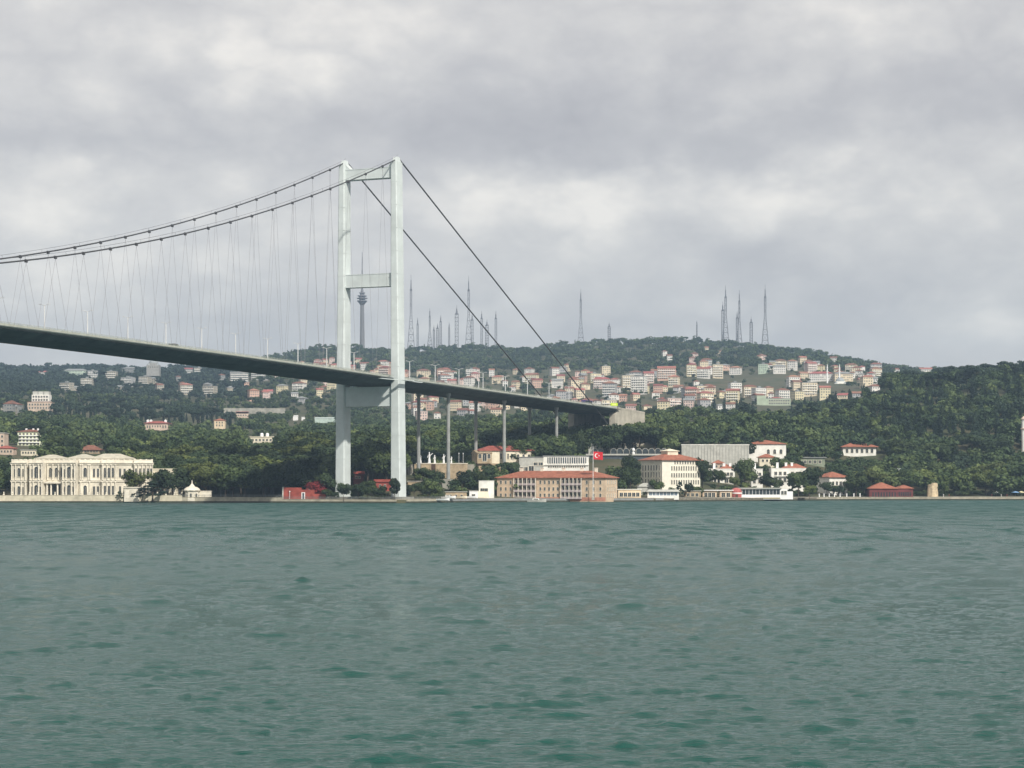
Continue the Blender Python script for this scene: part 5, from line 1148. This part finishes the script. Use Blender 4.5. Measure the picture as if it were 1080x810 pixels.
fill(5,'S',0,40,2050,2200,['shaded grey','shaded cream'],.0,roofs=('grey','brown'))
fill(10,'M',640,880,3150,3650,['white','cream','pink'],.05)

# ------------------------------------------------------------------ masts on the far ridge
def lattice(px, yt, yb, wpx, label, Y=3900, m=None, full=None):
    z0 = gz(px,Y)-2; k = Y/F; H = Zp(yt,Y)-z0; wb = wpx*k/2; r = empty('radio_mast', (X(px,Y),Y,z0), label, 'radio mast', 'radio masts on the ridge')
    h1 = H*.45 if wpx > 3.5 else H*.0; wt = max(.9, wb*.22) if wpx > 3.5 else wb
    n = 10; s = MB()
    def leg(t): 
        return wb+(wt-wb)*min(1,t/.62) if wpx > 3.5 else wb
    lv = [i/n for i in range(n+1)]
    tr = .42 if wpx > 3.5 else .38
    for a, b in zip(lv[:-1], lv[1:]):
        za, zb_ = a*H*.82, b*H*.82; wa, wbb = leg(a), leg(b)
        ca = [(-wa,-wa,za),(wa,-wa,za),(wa,wa,za),(-wa,wa,za)]; cb = [(-wbb,-wbb,zb_),(wbb,-wbb,zb_),(wbb,wbb,zb_),(-wbb,wbb,zb_)]
        for i in range(4):
            s.tube(ca[i], cb[i], tr, n=4); s.tube(ca[i], cb[(i+1)%4], tr*.6, n=3); s.tube(cb[i], cb[(i+1)%4], tr*.7, n=3)
    s.build('lattice', m or M_mast, r)
    q = MB(); q.tube((0,0,H*.80),(0,0,H*.93), max(.9,wt*.75),.8,8); q.tube((0,0,H*.93),(0,0,H),.4,.25,6); q.build('antenna', M_mast, r)
lattice(433.5,290,364,8,'tallest tapering mast just right of the near tower leg')
lattice(440.5,335,364,1.6,'thin short mast beside the tall tapering one')
lattice(453.3,325,365,6,'wide-based mast second from the near tower leg')
lattice(457.6,343,365,1.6,'small thin mast right of the wide-based one'); lattice(461.5,341,364,2.6,'dark stubby mast, left of a pair'); lattice(464.8,332,364,1.8,'thin mast, right of the stubby one')
lattice(473.7,340,365,1.4,'thin lone mast between the two groups'); lattice(481.7,322,364,3.4,'slim mast left of the tallest middle mast')
lattice(494.3,291,363,8,'tallest mast crossed by the far backstay cable'); lattice(498,330,363,2.4,'short mast hugging the tallest middle mast')
lattice(508,328,363,2,'slim mast left of three behind the backstay cable'); lattice(513.6,337,363,3.4,'short broad mast between two slim ones'); lattice(523,328,363,2,'slim mast nearest the near backstay cable')
lattice(612.5,305,361,7,'lone tapering mast right of the bridge cables'); lattice(642.5,340,358,2.6,'short thick mast on the ridge right of the lone one'); lattice(735,338,359,.8,'faint thin mast left of the right-hand group')
lattice(765.3,301,361,8,'tallest tapering mast of the right-hand group'); lattice(762.3,318,361,2.2,'thin mast hugging the left side of the tallest right-hand one'); lattice(779.8,306,363,6,'second tapering mast of the right-hand group')
lattice(777.5,328,363,2,'thin mast hugging the second tapering mast'); lattice(792.3,334,364,2.6,'shortest mast of the right-hand group'); lattice(807,300,366,8,'rightmost tapering mast of the ridge')
def tv_tower():
    Y = 3900; z0 = gz(382,Y)-3; z = lambda py: Zp(py,Y)-z0; r = empty('television_tower', (X(382,Y),Y,z0), 'grey concrete television tower with round platforms seen between the bridge legs', 'tower')
    m = MB(); m.lathe([(6.5,-5),(4.6,12),(3.7,z(330)),(3.3,z(318))],0,0,16); m.build('shaft', mat('tv_concrete', (.17,.17,.18), .9, .08), r)
    m = MB(); prof = [(3.3,z(322)),(7.0,z(319)),(9.4,z(318)),(9.4,z(317)),(5.5,z(316.6)),(5.5,z(315.6)),(9.8,z(315.2)),(9.8,z(314.2)),(5.5,z(313.8)),(5.5,z(313)),(8.6,z(312.6)),(8.6,z(311.8)),(4,z(311)),(4,z(309.6)),(5.6,z(309.4)),(5.6,z(308.6)),(2.6,z(308)),(2.0,z(305))]
    m.lathe(prof,0,0,18); m.build('platform_head', M_mast, r)
    m = MB(); m.tube((0,0,z(306)),(0,0,z(284)),1.5,1.0,8); m.tube((0,0,z(284)),(0,0,z(266)),.9,.4,8); m.build('antenna', M_mast, r)
tv_tower()

# ------------------------------------------------------------------ trees
def leaf_quads(cs, rs, n, size, r, squash=.8, up=.25):
    """n leaf clumps spread over lobes at cs with radii rs"""
    cs = np.asarray(cs, float); rs = np.asarray(rs, float)
    w = rs**2; idx = r.choice(len(cs), n, p=w/w.sum())
    d = r.normal(size=(n,3)); d /= np.linalg.norm(d, axis=1)[:,None]
    rad = rs[idx]*(1-.42*r.random(n)**2.2)
    P = cs[idx] + d*rad[:,None]*np.array([1,1,squash])
    nn = d*.9 + r.normal(size=(n,3))*.42 + np.array([0,0,up]); nn /= np.linalg.norm(nn, axis=1)[:,None]
    a = np.cross(nn, r.normal(size=(n,3))); a /= np.linalg.norm(a, axis=1)[:,None]; b = np.cross(nn, a)
    s = size*(.6+.8*r.random(n))[:,None]; t = s*(.55+.4*r.random(n))[:,None]
    return np.stack([P-a*s-b*t*.6, P+a*s-b*t, P+a*s*.7+b*t, P-a*s*.8+b*t*.8], 1)    # (n,4,3)
# all crowns are drawn for a tree of unit height; trunk below
def lobes_round(r, wide=.42, low=.28, n=13):
    cs, rs = [(0,0,.62)], [.27*wide/.42]
    for i in range(n):
        a = r.random()*6.28; h = low+.12+(.86-low-.12)*r.random(); q = wide*(1-abs((h-.55)/.5)**2.2*.75)*.72
        cs.append((q*math.cos(a), q*math.sin(a), h)); rs.append((.13+.09*r.random())*wide/.42)
    return cs, rs
def lobes_umbrella(r):
    cs, rs = [], []
    for i in range(16):
        a = r.random()*6.28; q = .46*math.sqrt(r.random()); cs.append((q*math.cos(a), q*math.sin(a), .84-.35*q*q+.05*r.normal())); rs.append(.11+.06*r.random())
    return cs, rs
def lobes_cedar(r):
    cs, rs = [], []
    for lv, (h, w) in enumerate(((.25,.52),(.42,.48),(.58,.38),(.74,.27),(.88,.15),(.95,.07))):
        for i in range(6): a = r.random()*6.28; q = w*(.5+.5*r.random()); cs.append((q*math.cos(a), q*math.sin(a), h+.03*r.normal())); rs.append(.10)
    return cs, rs
def lobes_cypress(r):
    cs, rs = [], []
    for i in range(13):
        h = .12+.83*i/12; w = .085*math.sin(math.pi*min(1,(h*.78+.2)))**.7; a = r.random()*6.28
        cs.append((.02*math.cos(a), .02*math.sin(a), h)); rs.append(max(.03,w))
    return cs, rs
def crown_mesh(name, kind, n, size, m, seed):
    r = np.random.default_rng(seed)
    if kind == 'round': Q = leaf_quads(*lobes_round(r, .40+.06*r.random()), n, size, r)
    elif kind == 'oval': Q = leaf_quads(*lobes_round(r, .29, .2, 15), n, size, r)
    elif kind == 'umbrella': Q = leaf_quads(*lobes_umbrella(r), n, size, r, .5)
    elif kind == 'cedar': Q = leaf_quads(*lobes_cedar(r), n, size, r, .35)
    else: Q = leaf_quads(*lobes_cypress(r), n, size*.7, r, 1.5, .0)
    return qmesh(name, Q.reshape(-1,3), m)
def trunk_mesh(kind, seed):
    r = random.Random(seed); m = MB(); rb = {'cypress':.016,'umbrella':.022}.get(kind,.026); top = {'cypress':.9,'umbrella':.72,'round':.55,'oval':.7,'cedar':.9}[kind]
    pts = [(0,0,-.12)]; 
    for i in range(1,5): pts.append((r.uniform(-.02,.02), r.uniform(-.02,.02), top*i/4))
    for i in range(4): m.tube(pts[i], pts[i+1], rb*(1-.2*i), rb*(1-.2*(i+1)), 6)
    if kind != 'cypress':
        for i in range(6):
            a = 6.28*i/6+r.uniform(-.3,.3); h = top*(.45+.5*r.random()); q = {'umbrella':.34}.get(kind,.26)
            m.tube((0,0,h), (q*math.cos(a), q*math.sin(a), h+.12+.08*r.random()), rb*.45, rb*.15, 5)
    return m.mesh('trunk', M_bark)
KINDN = {'round':'broadleaf_tree','oval':'broadleaf_tree','umbrella':'umbrella_pine','cedar':'cedar_tree','cypress':'cypress_tree'}
CATN = {'round':'tree','oval':'tree','umbrella':'pine tree','cedar':'cedar tree','cypress':'cypress tree'}
PROTO = {}
def proto(kind, col, v):
    k = (kind, col, v)
    if k not in PROTO:
        m = {'deep':L_deep,'mid':L_mid,'yel':L_yel,'con':L_con,'red':L_red}[col]
        PROTO[k] = (crown_mesh('crown', kind, {'cypress':700,'umbrella':1500}.get(kind,2300), .030, m, hash((kind,v))%9999 if False else sum(map(ord,kind))*7+v*13), trunk_mesh(kind, v))
    return PROTO[k]
def tree(px, Y, h, wf, kind, col, v, label, group=None, z=None):
    cm, tm = proto(kind, col, v)
    z = gz(px,Y) if z is None else z
    o = bpy.data.objects.new(KINDN[kind], None); COL.objects.link(o); o.location = (X(px,Y),Y,z); o.empty_display_size = .1
    o.rotation_euler = (0,0,random.random()*6.28); o.scale = (h*wf,h*wf,h)
    tag(o, label, CATN[kind], group)
    link('trunk', tm, o); link('crown', cm, o)
    return o
def hidden(px, Y, ytop, ybot, wpx, slack=1.0):
    """would a tree here cover something that the place shows?"""
    for (a,b,c,d,Yo) in OCC:
        if Y < Yo+6 and px+wpx > a+slack and px-wpx < b-slack and ytop < d-1.2 and ybot > c: return True
    return False
# trees that stand out, placed one by one
ONE = [(161,1011,8.5,.70,'cedar','con',0,'dark spreading cedar low in front of the right end of the palace'),
    (150,1010,5.5,.8,'cedar','con',1,'small dark cedar beside the stone gate pier of the palace quay'),
    (182,1022,15.5,.50,'round','deep',0,'tall dark olive tree between the palace and the marine pavilion'),
    (172,1028,13,.42,'round','mid',1,'green tree overlapping the right wing of the palace'),
    (126,1010.8,3.6,.62,'cedar','deep',0,'small dark shrub-like tree in front of the palace wall left of the gate pier'),
    (218,1028,15,.52,'round','yel',1,'yellowish green tree right behind the marine pavilion'),
    (238,1026,17,.50,'round','mid',2,'large yellow-green tree right of the marine pavilion'),
    (258,1030,15,.50,'round','yel',0,'broad yellowish tree over the grey quay railing'),
    (283,1035,15,.55,'round','deep',2,'big dark tree on the quay left of the red wall'),
    (300,1016,19,.52,'round','deep',1,'tallest dark tree behind the left end of the red wall'),
    (326,1030,21,.50,'round','deep',3,'dark rounded tree rising behind the dark red building'),
    (348,1012,13,.45,'round','deep',4,'dark tree touching the left side of the far tower leg'),
    (333,1009,8.5,.62,'round','red',0,'dark red-leaved tree beside the red building'),
    (362.5,991,8.0,.42,'round','deep',0,'dark small tree at the foot of the far tower leg'),
    (345,1000,5,.55,'round','mid',2,'low green shrub left of the foot of the far tower leg'),
    (378,997,8,.55,'round','deep',3,'dark green tree between the tower legs, left'),
    (388,995,9,.48,'round','mid',0,'green tree in the middle between the tower legs'),
    (400,994,6.5,.6,'round','deep',1,'low dark tree just left of the near tower leg'),
    (416,990,10.5,.26,'oval','deep',1,'slim dark tree standing in front of the near tower leg'),
    (437,1008,8,.62,'round','deep',2,'round dark bush-like tree just right of the near tower leg'),
    (452,1040,7,.6,'round','mid',3,'green bush between the two pier footings'),
    (459,1062,9,.6,'round','deep',2,'dark green tree below the terrace wall'),
    (446,1066,8,.6,'round','mid',1,'green tree under the left half of the terrace wall'),
    (489,1065,11,.5,'round','deep',0,'dark tree at the right end of the terrace wall'),
    (502,1075,11,.52,'round','mid',2,'green tree below the stone base of the cream red-roofed building'),
    (517,1085,9,.5,'round','deep',1,'dark tree between the stone base and the long tan building roof'),
    (538,1110,12,.42,'round','deep',3,'dark tree left of the grey annex'),
    (588,1085,9,.3,'round','mid',0,'small tree top peeping over the terracotta roof of the long tan building'),
    (662,1100,15,.44,'round','deep',1,'dark tree right behind the end of the long tan building'),
    (665,1112,19,.30,'round','deep',0,'tall dark tree left of the corner building'),
    (692,1100,9,.45,'round','mid',1,'green tree in front of the shaded face of the corner building'),
    (717,1098,8,.30,'cedar','con',1,'small dark fir in front of the cream face of the corner building'),
    (727,1098,8,.34,'round','deep',2,'small dark tree in front of the right half of the corner building'),
    (735,1112,6,.7,'round','mid',3,'low green bush tree right of the corner building'),
    (741,1150,20,.30,'oval','deep',0,'tall dark tree between the corner building and the leftmost villa'),
    (758,1172,10.5,.40,'round','mid',1,'round green tree in front of the leftmost villa'),
    (775,1162,8,.42,'round','yel',2,'yellowish tree between the leftmost and narrow white villas'),
    (785,1165,18,.40,'round','mid',0,'large leafy tree between the leftmost and the narrow villas'),
    (784,1270,14,.5,'round','deep',3,'dark round tree before the right end of the grey hall'),
    (767,1290,13,.26,'cedar','con',1,'pointed green conifer in front of the grey hall'),
    (808,1172,9,.5,'round','deep',2,'dark low tree between the narrow and the widest villas'),
    (818,1168,9,.55,'round','mid',2,'green tree in front of the left end of the widest villa'),
    (842,1160,15,.42,'round','mid',3,'green tree in front of the right end of the widest villa'),
    (853,1165,17,.45,'round','deep',1,'dark tree between the widest villa and the hip-roofed house'),
    (854,1140,7,.5,'round','yel',1,'bright yellow-green bush right of the glazed pavilion'),
    (872,1188,8,.6,'round','deep',0,'dark tree in front of the hip-roofed white house'),
    (884,1187,7,.6,'round','deep',3,'dark bush tree in front of the right half of the hip-roofed white house'),
    (903,1192,13,.5,'round','mid',0,'green tree between the white house and the red boathouse'),
    (911,1196,10,.5,'round','deep',2,'dark tree touching the left side of the red boathouse'),
    (640,1246,20,.5,'round','deep',0,'dark tree behind the left end of the grey terrace building')]
for (px,Y,h,wf,kind,col,v,lab) in ONE:
    z = max(gz(px,Y), 1.7) if Y > Ys(px) else 1.7
    tree(px,Y,h,wf/.42*.9 if kind != 'oval' else wf/.26*.8,kind,col,v,lab, z=z)
for (px,Y,ty,wf,kind,col,v,lab) in [(826,1226,481,.5,'round','mid',1,'large rounded green tree in front of the right end of the gabled building'),
        (838,1236,484,.45,'round','deep',2,'dark rounded tree between the gabled building and the garden pavilion'),
        (797,1214,493,.5,'round','deep',0,'low dark tree below the gabled building, behind the narrow villa'),
        (761,1238,491,.5,'round','mid',3,'green tree top against the middle of the grey hall'),
        (746,1232,491,.5,'round','deep',4,'dark tree top against the grey hall near its left end')]:
    tree(px,Y,Zp(ty,Y)-gz(px,Y),wf/.42*.9,kind,col,v,lab)
# general woods: sample points on the slopes
cand = []
rr_ = random.Random(21)
def zone_name(px, Y):
    if Y > 1500: far = True
    else: far = False
    if px < 190: return 'on the wooded slope behind the palace' if not far else 'high on the wooded slope above the palace'
    if px < 355: return 'in the dark wood between palace and bridge tower' if not far else 'on the slope under the main span of the bridge'
    if px < 430: return 'in the wood behind the bridge tower legs'
    if px < 640: return 'in the wood under the side span of the bridge'
    if px < 860: return 'in the wood behind the grey hall and the white villas' if far or Y > 1300 else 'among the white villas and the grey hall'
    return 'on the wooded shore slope at right' if not far else 'on the wooded hill at right'
Y = 985.0
while Y < 2230:
    st = 8.2 if Y < 1250 else (9.5 if Y < 1700 else 12)
    px0, px1 = (-120, 1200)
    n = int((X(px1,Y)-X(px0,Y))/st)
    for i in range(n):
        px = px0+(px1-px0)*(i+rr_.random())/n; y = Y+rr_.uniform(-6,6)
        if y < Ys(px)+13: continue
        if 355 < px < 372 and y < 1030 or 405 < px < 432 and y < 1012: continue
        cand.append((px, y))
    Y *= 1.0135 if Y < 1400 else 1.0165
cand2 = []
Y = 1235.0
while Y < 1800:
    for i in range(int((X(1200,Y)-X(850,Y))/9)):
        q_ = (rr_.uniform(850,1200), Y+rr_.uniform(-7,7))
        if not (935 < q_[0] and 1360 < q_[1] < 1660) or rr_.random() < .7: cand2.append(q_)
    Y += 17
NB = len(cand); cand += cand2
out = []
for ci, (px, y) in enumerate(cand):
    kind, col, h, wf = 'round', 'mid', rr_.uniform(7,14.5), rr_.uniform(.8,1.3)
    q = rr_.random(); col = 'deep' if q < .42 else ('mid' if q < .84 else 'yel')
    if q > .93: kind = 'umbrella'; col = 'deep'
    if .80 < q < .86: kind = 'oval'
    if y < 1600: h *= 1.18
    if px > 855 and y < 1290 and kind == 'round': h = rr_.uniform(9,16.5); wf = rr_.uniform(1.0,1.35); col = 'deep' if q < .3 else ('mid' if q < .72 else 'yel')
    if 190 < px < 430 and y < 1250: h = rr_.uniform(13,20); wf = rr_.uniform(1.0,1.35); col = 'deep' if q < .6 else ('mid' if q < .85 else 'yel')
    if px < 250 and y > 1900: kind = 'cypress' if q < .6 else 'umbrella'; col = 'con'; h = rr_.uniform(12,18)
    if px > 930 and 1370 < y < 1650 and q < .50: kind = 'cypress' ; col = 'con' if q < .3 else 'deep'; h = rr_.uniform(13,20); wf = rr_.uniform(1.0,1.6)
    if px > 900 and y > 1290 and kind == 'round': col = 'deep' if q < .62 else ('con' if q < .72 else 'mid')
    if px > 900 and y > 1640 and q < .25: kind = 'cypress'; col = 'con'; h = rr_.uniform(13,19)
    if 560 < px < 930 and y > 1450 and q < .35: kind = 'cedar' if q < .2 else 'cypress'; col = 'con'; h = rr_.uniform(11,18)
    if px > 930 and y > 1640 and q < .3: kind = 'umbrella'; col = 'con'
    if ci >= NB: kind = 'round'; col = 'deep' if q < .6 else ('con' if q < .8 else 'mid'); h = rr_.uniform(6.5,11); wf = 1.15
    if 430 < px < 640 and y < 1250: h = rr_.uniform(7,11)
    if px > 640 and y < 1250: h = rr_.uniform(7,13) if px < 855 else h
    if 280 < px < 330 and 1850 < y < 2050 and q < .8: continue     # bare brown slope
    if 530 < px < 700 and 1140 < y < 1300: h = rr_.uniform(13,19)
    z = gz(px,y); k = y/F
    # the approach road and abutment stay clear
    s_ = (Vector((X(px,y),y,0))-TC).dot(U); l_ = (Vector((X(px,y),y,0))-TC).dot(PV)
    if abs(l_) < 19 and 240 < s_ < 760 and z+h > zd(s_)-6:
        if abs(l_) < 18 or s_ < 350: 
            if s_ > 276: continue
            h = min(h, max(4, 46-z))
    if 0 < s_ < 300 and abs(l_) < 20: h = min(h, max(5, 47-z))
    if 18 <= abs(l_) < 45 and 230 < s_ < 380: h = max(7, min(19, 48-z)) if z < 40 else h*.8
    wpx = h*(.40 if kind != 'cypress' else .12)*wf/k
    yt = HY-(z+h-HC)/k; yb = HY-(z-HC)/k
    if hidden(px,y,yt,yb,wpx): 
        h *= .55; wpx *= .55; yt = HY-(z+h-HC)/k
        if hidden(px,y,yt,yb,wpx): continue
    out.append((px,y,h,wf,kind,col))
# screen size decides which stand as trees of their own
out.sort(key=lambda t: -t[2]/t[1])
lim = {'broadleaf_tree': 300-len([1 for t in ONE if t[4] in ('round','oval')]), 'umbrella_pine': 120, 'cedar_tree': 60, 'cypress_tree': 220}
cnt = {}; rest = []
CW = {'deep':'dark green','mid':'green','yel':'yellowish green','con':'dark blue-green'}
KW = {'round':'rounded leafy tree','oval':'tall narrow leafy tree','umbrella':'flat-topped pine','cedar':'spreading cedar','cypress':'slender pointed cypress'}
for t in out:
    px,y,h,wf,kind,col = t; nm = KINDN[kind]
    if cnt.get(nm,0) < lim[nm] and -15 < px < 1095:
        cnt[nm] = cnt.get(nm,0)+1
        lab = '%s %s %s' % (CW[col], KW[kind], zone_name(px,y)); tree(px,y,h,wf,kind,col,rr_.randint(0,4),lab,'trees '+zone_name(px,y))
    else: rest.append(t)
# everything further back or beyond the countable ones: one mass of woodland
def woodland(name, trees, nq, size, mats, label):
    r = np.random.default_rng(3); Vs = []; mi = []
    protos = {}
    for (px,y,h,wf,kind,col) in trees:
        v = r.integers(0,6); key = (kind, int(v))
        if key not in protos:
            q = np.random.default_rng(100+int(v)); sz = size
            if kind == 'round': Q = leaf_quads(*lobes_round(q, .40+.05*q.random()), nq, sz, q)
            elif kind == 'oval': Q = leaf_quads(*lobes_round(q,.29,.2,15), nq, sz, q)
            elif kind == 'umbrella': Q = leaf_quads(*lobes_umbrella(q), nq, sz, q, .5)
            elif kind == 'cedar': Q = leaf_quads(*lobes_cedar(q), nq, sz, q, .35)
            else: Q = leaf_quads(*lobes_cypress(q), int(nq*.6), sz*.6, q, 1.5, 0)
            protos[key] = Q.reshape(-1,3)
        Q = protos[key]; a = r.random()*6.28; c, s = math.cos(a), math.sin(a)
        P = np.empty_like(Q); P[:,0] = (Q[:,0]*c-Q[:,1]*s)*h*wf; P[:,1] = (Q[:,0]*s+Q[:,1]*c)*h*wf; P[:,2] = Q[:,2]*h
        P += np.array([X(px,y), y, gz(px,y)]); Vs.append(P); mi += [{'deep':0,'mid':1,'yel':2,'con':3}[col]]*(len(Q)//4)
    o = link(name, qmesh(name, np.concatenate(Vs), mats, midx=mi)); tag(o, label, 'woodland', kind='stuff')
mats = [leafmat('wood_deep', (0.0222,0.0390,0.0195), (0.0529,0.0792,0.0320), .05), leafmat('wood_mid', (0.0361,0.0570,0.0236), (0.0862,0.1155,0.0431), .05), leafmat('wood_yel', (0.0556,0.0807,0.0264), (0.1224,0.1503,0.0529), .05), leafmat('wood_con', (0.0166,0.0292,0.0195), (0.0390,0.0598,0.0348), .05)]
woodland('woodland', rest, 420, .055, mats, 'dense mixed woodland covering the hillside behind the shore')
# far ridge and the valley beyond
far = []
r2_ = random.Random(5)
Y = 2260.0
while Y < 4150:
    st = 15 if Y < 3000 else 13
    n = int((X(1180,Y)-X(-100,Y))/st)
    for i in range(n):
        px = -100+1280*(i+r2_.random())/n; y = Y+r2_.uniform(-14,14); py = gh(px,y)
        vill = (600 < px < 930 and 2230 < y < 3050) or (430 < px < 600 and 2230 < y < 2600)
        if vill and r2_.random() < .32: continue
        if 735 < px < 835 and 396 < py < 413 and y < 3050 and r2_.random() < .85: continue
        if 425 < px < 640 and 2650 < y < 3200 and r2_.random() < .6: continue
        h = (r2_.uniform(3.5,7) if vill else r2_.uniform(6,11)) if y < 3000 else r2_.uniform(7,14); q = r2_.random()
        kind = 'round' if q < .8 else ('umbrella' if q < .9 else 'cypress'); col = 'deep' if q < .5 else 'mid'
        if px < 260 and y > 2500: col = 'con'; h *= 1.25
        k = y/F; z = gz(px,y); wpx = h*.4/k; yt = HY-(z+h-HC)/k; yb = HY-(z-HC)/k
        if any(abs(X(px,y)-a) < rr+2 and abs(y-b) < rr+3 for a,b,rr,_,_ in placed): continue
        if hidden(px,y,yt,yb,wpx,1.5):
            h *= .45; yt = HY-(z+h-HC)/k
            if hidden(px,y,yt,yb,wpx*.45,1.5): continue
        far.append((px,y,h,1.15,kind,col))
    Y += 24 if Y < 3000 else 30
woodland('far_woodland', far, 95, .11, mats, 'hazy woodland covering the far ridge and the valley in front of it')
# low scrub on the strip behind the quay
scr = []
for i in range(520):
    px = rr_.uniform(296,1095)
    if 490 < px < 745 or 744 < px < 835: 
        if rr_.random() < .85: continue
    y = float(Ys(px))+rr_.uniform(10,34) if px > 470 else float(Ys(px))+rr_.uniform(5,60)
    if 354 < px < 373 and y < 1012 or 408 < px < 431 and y < 1012: continue
    h = rr_.uniform(1.6,3.6); z = gz(px,y); k = y/F
    if hidden(px,y,HY-(z+h-HC)/k,HY-(z-HC)/k,h*.4/k,.5): continue
    scr.append((px,y,h,1.5,'round','mid' if rr_.random()<.5 else 'deep'))
woodland('undergrowth', scr, 160, .075, mats, 'low green scrub behind the quay edge')
print('TREES', len(out), cnt, len(rest), len(far), 'OBJ', len(bpy.data.objects))

# ------------------------------------------------------------------ air
def haze():
    m = bpy.data.materials.new('haze_air'); N, L = nt(m); N.remove(N['Principled BSDF'])
    v = N.new('ShaderNodeVolumePrincipled'); v.inputs['Color'].default_value = (.52,.74,1.0,1); v.inputs['Density'].default_value = 9.0e-5; v.inputs['Anisotropy'].default_value = .1
    L.new(v.outputs[0], N['Material Output'].inputs['Volume'])
    b = MB(); b.box(-9000,9000,-400,6700,-4.2,470); o = b.build('haze', m); tag(o, kind='stuff')
haze()
for o in []:
    if 'label' in o and len(o['label'].split()) > 16: print('LONG', o['label'])
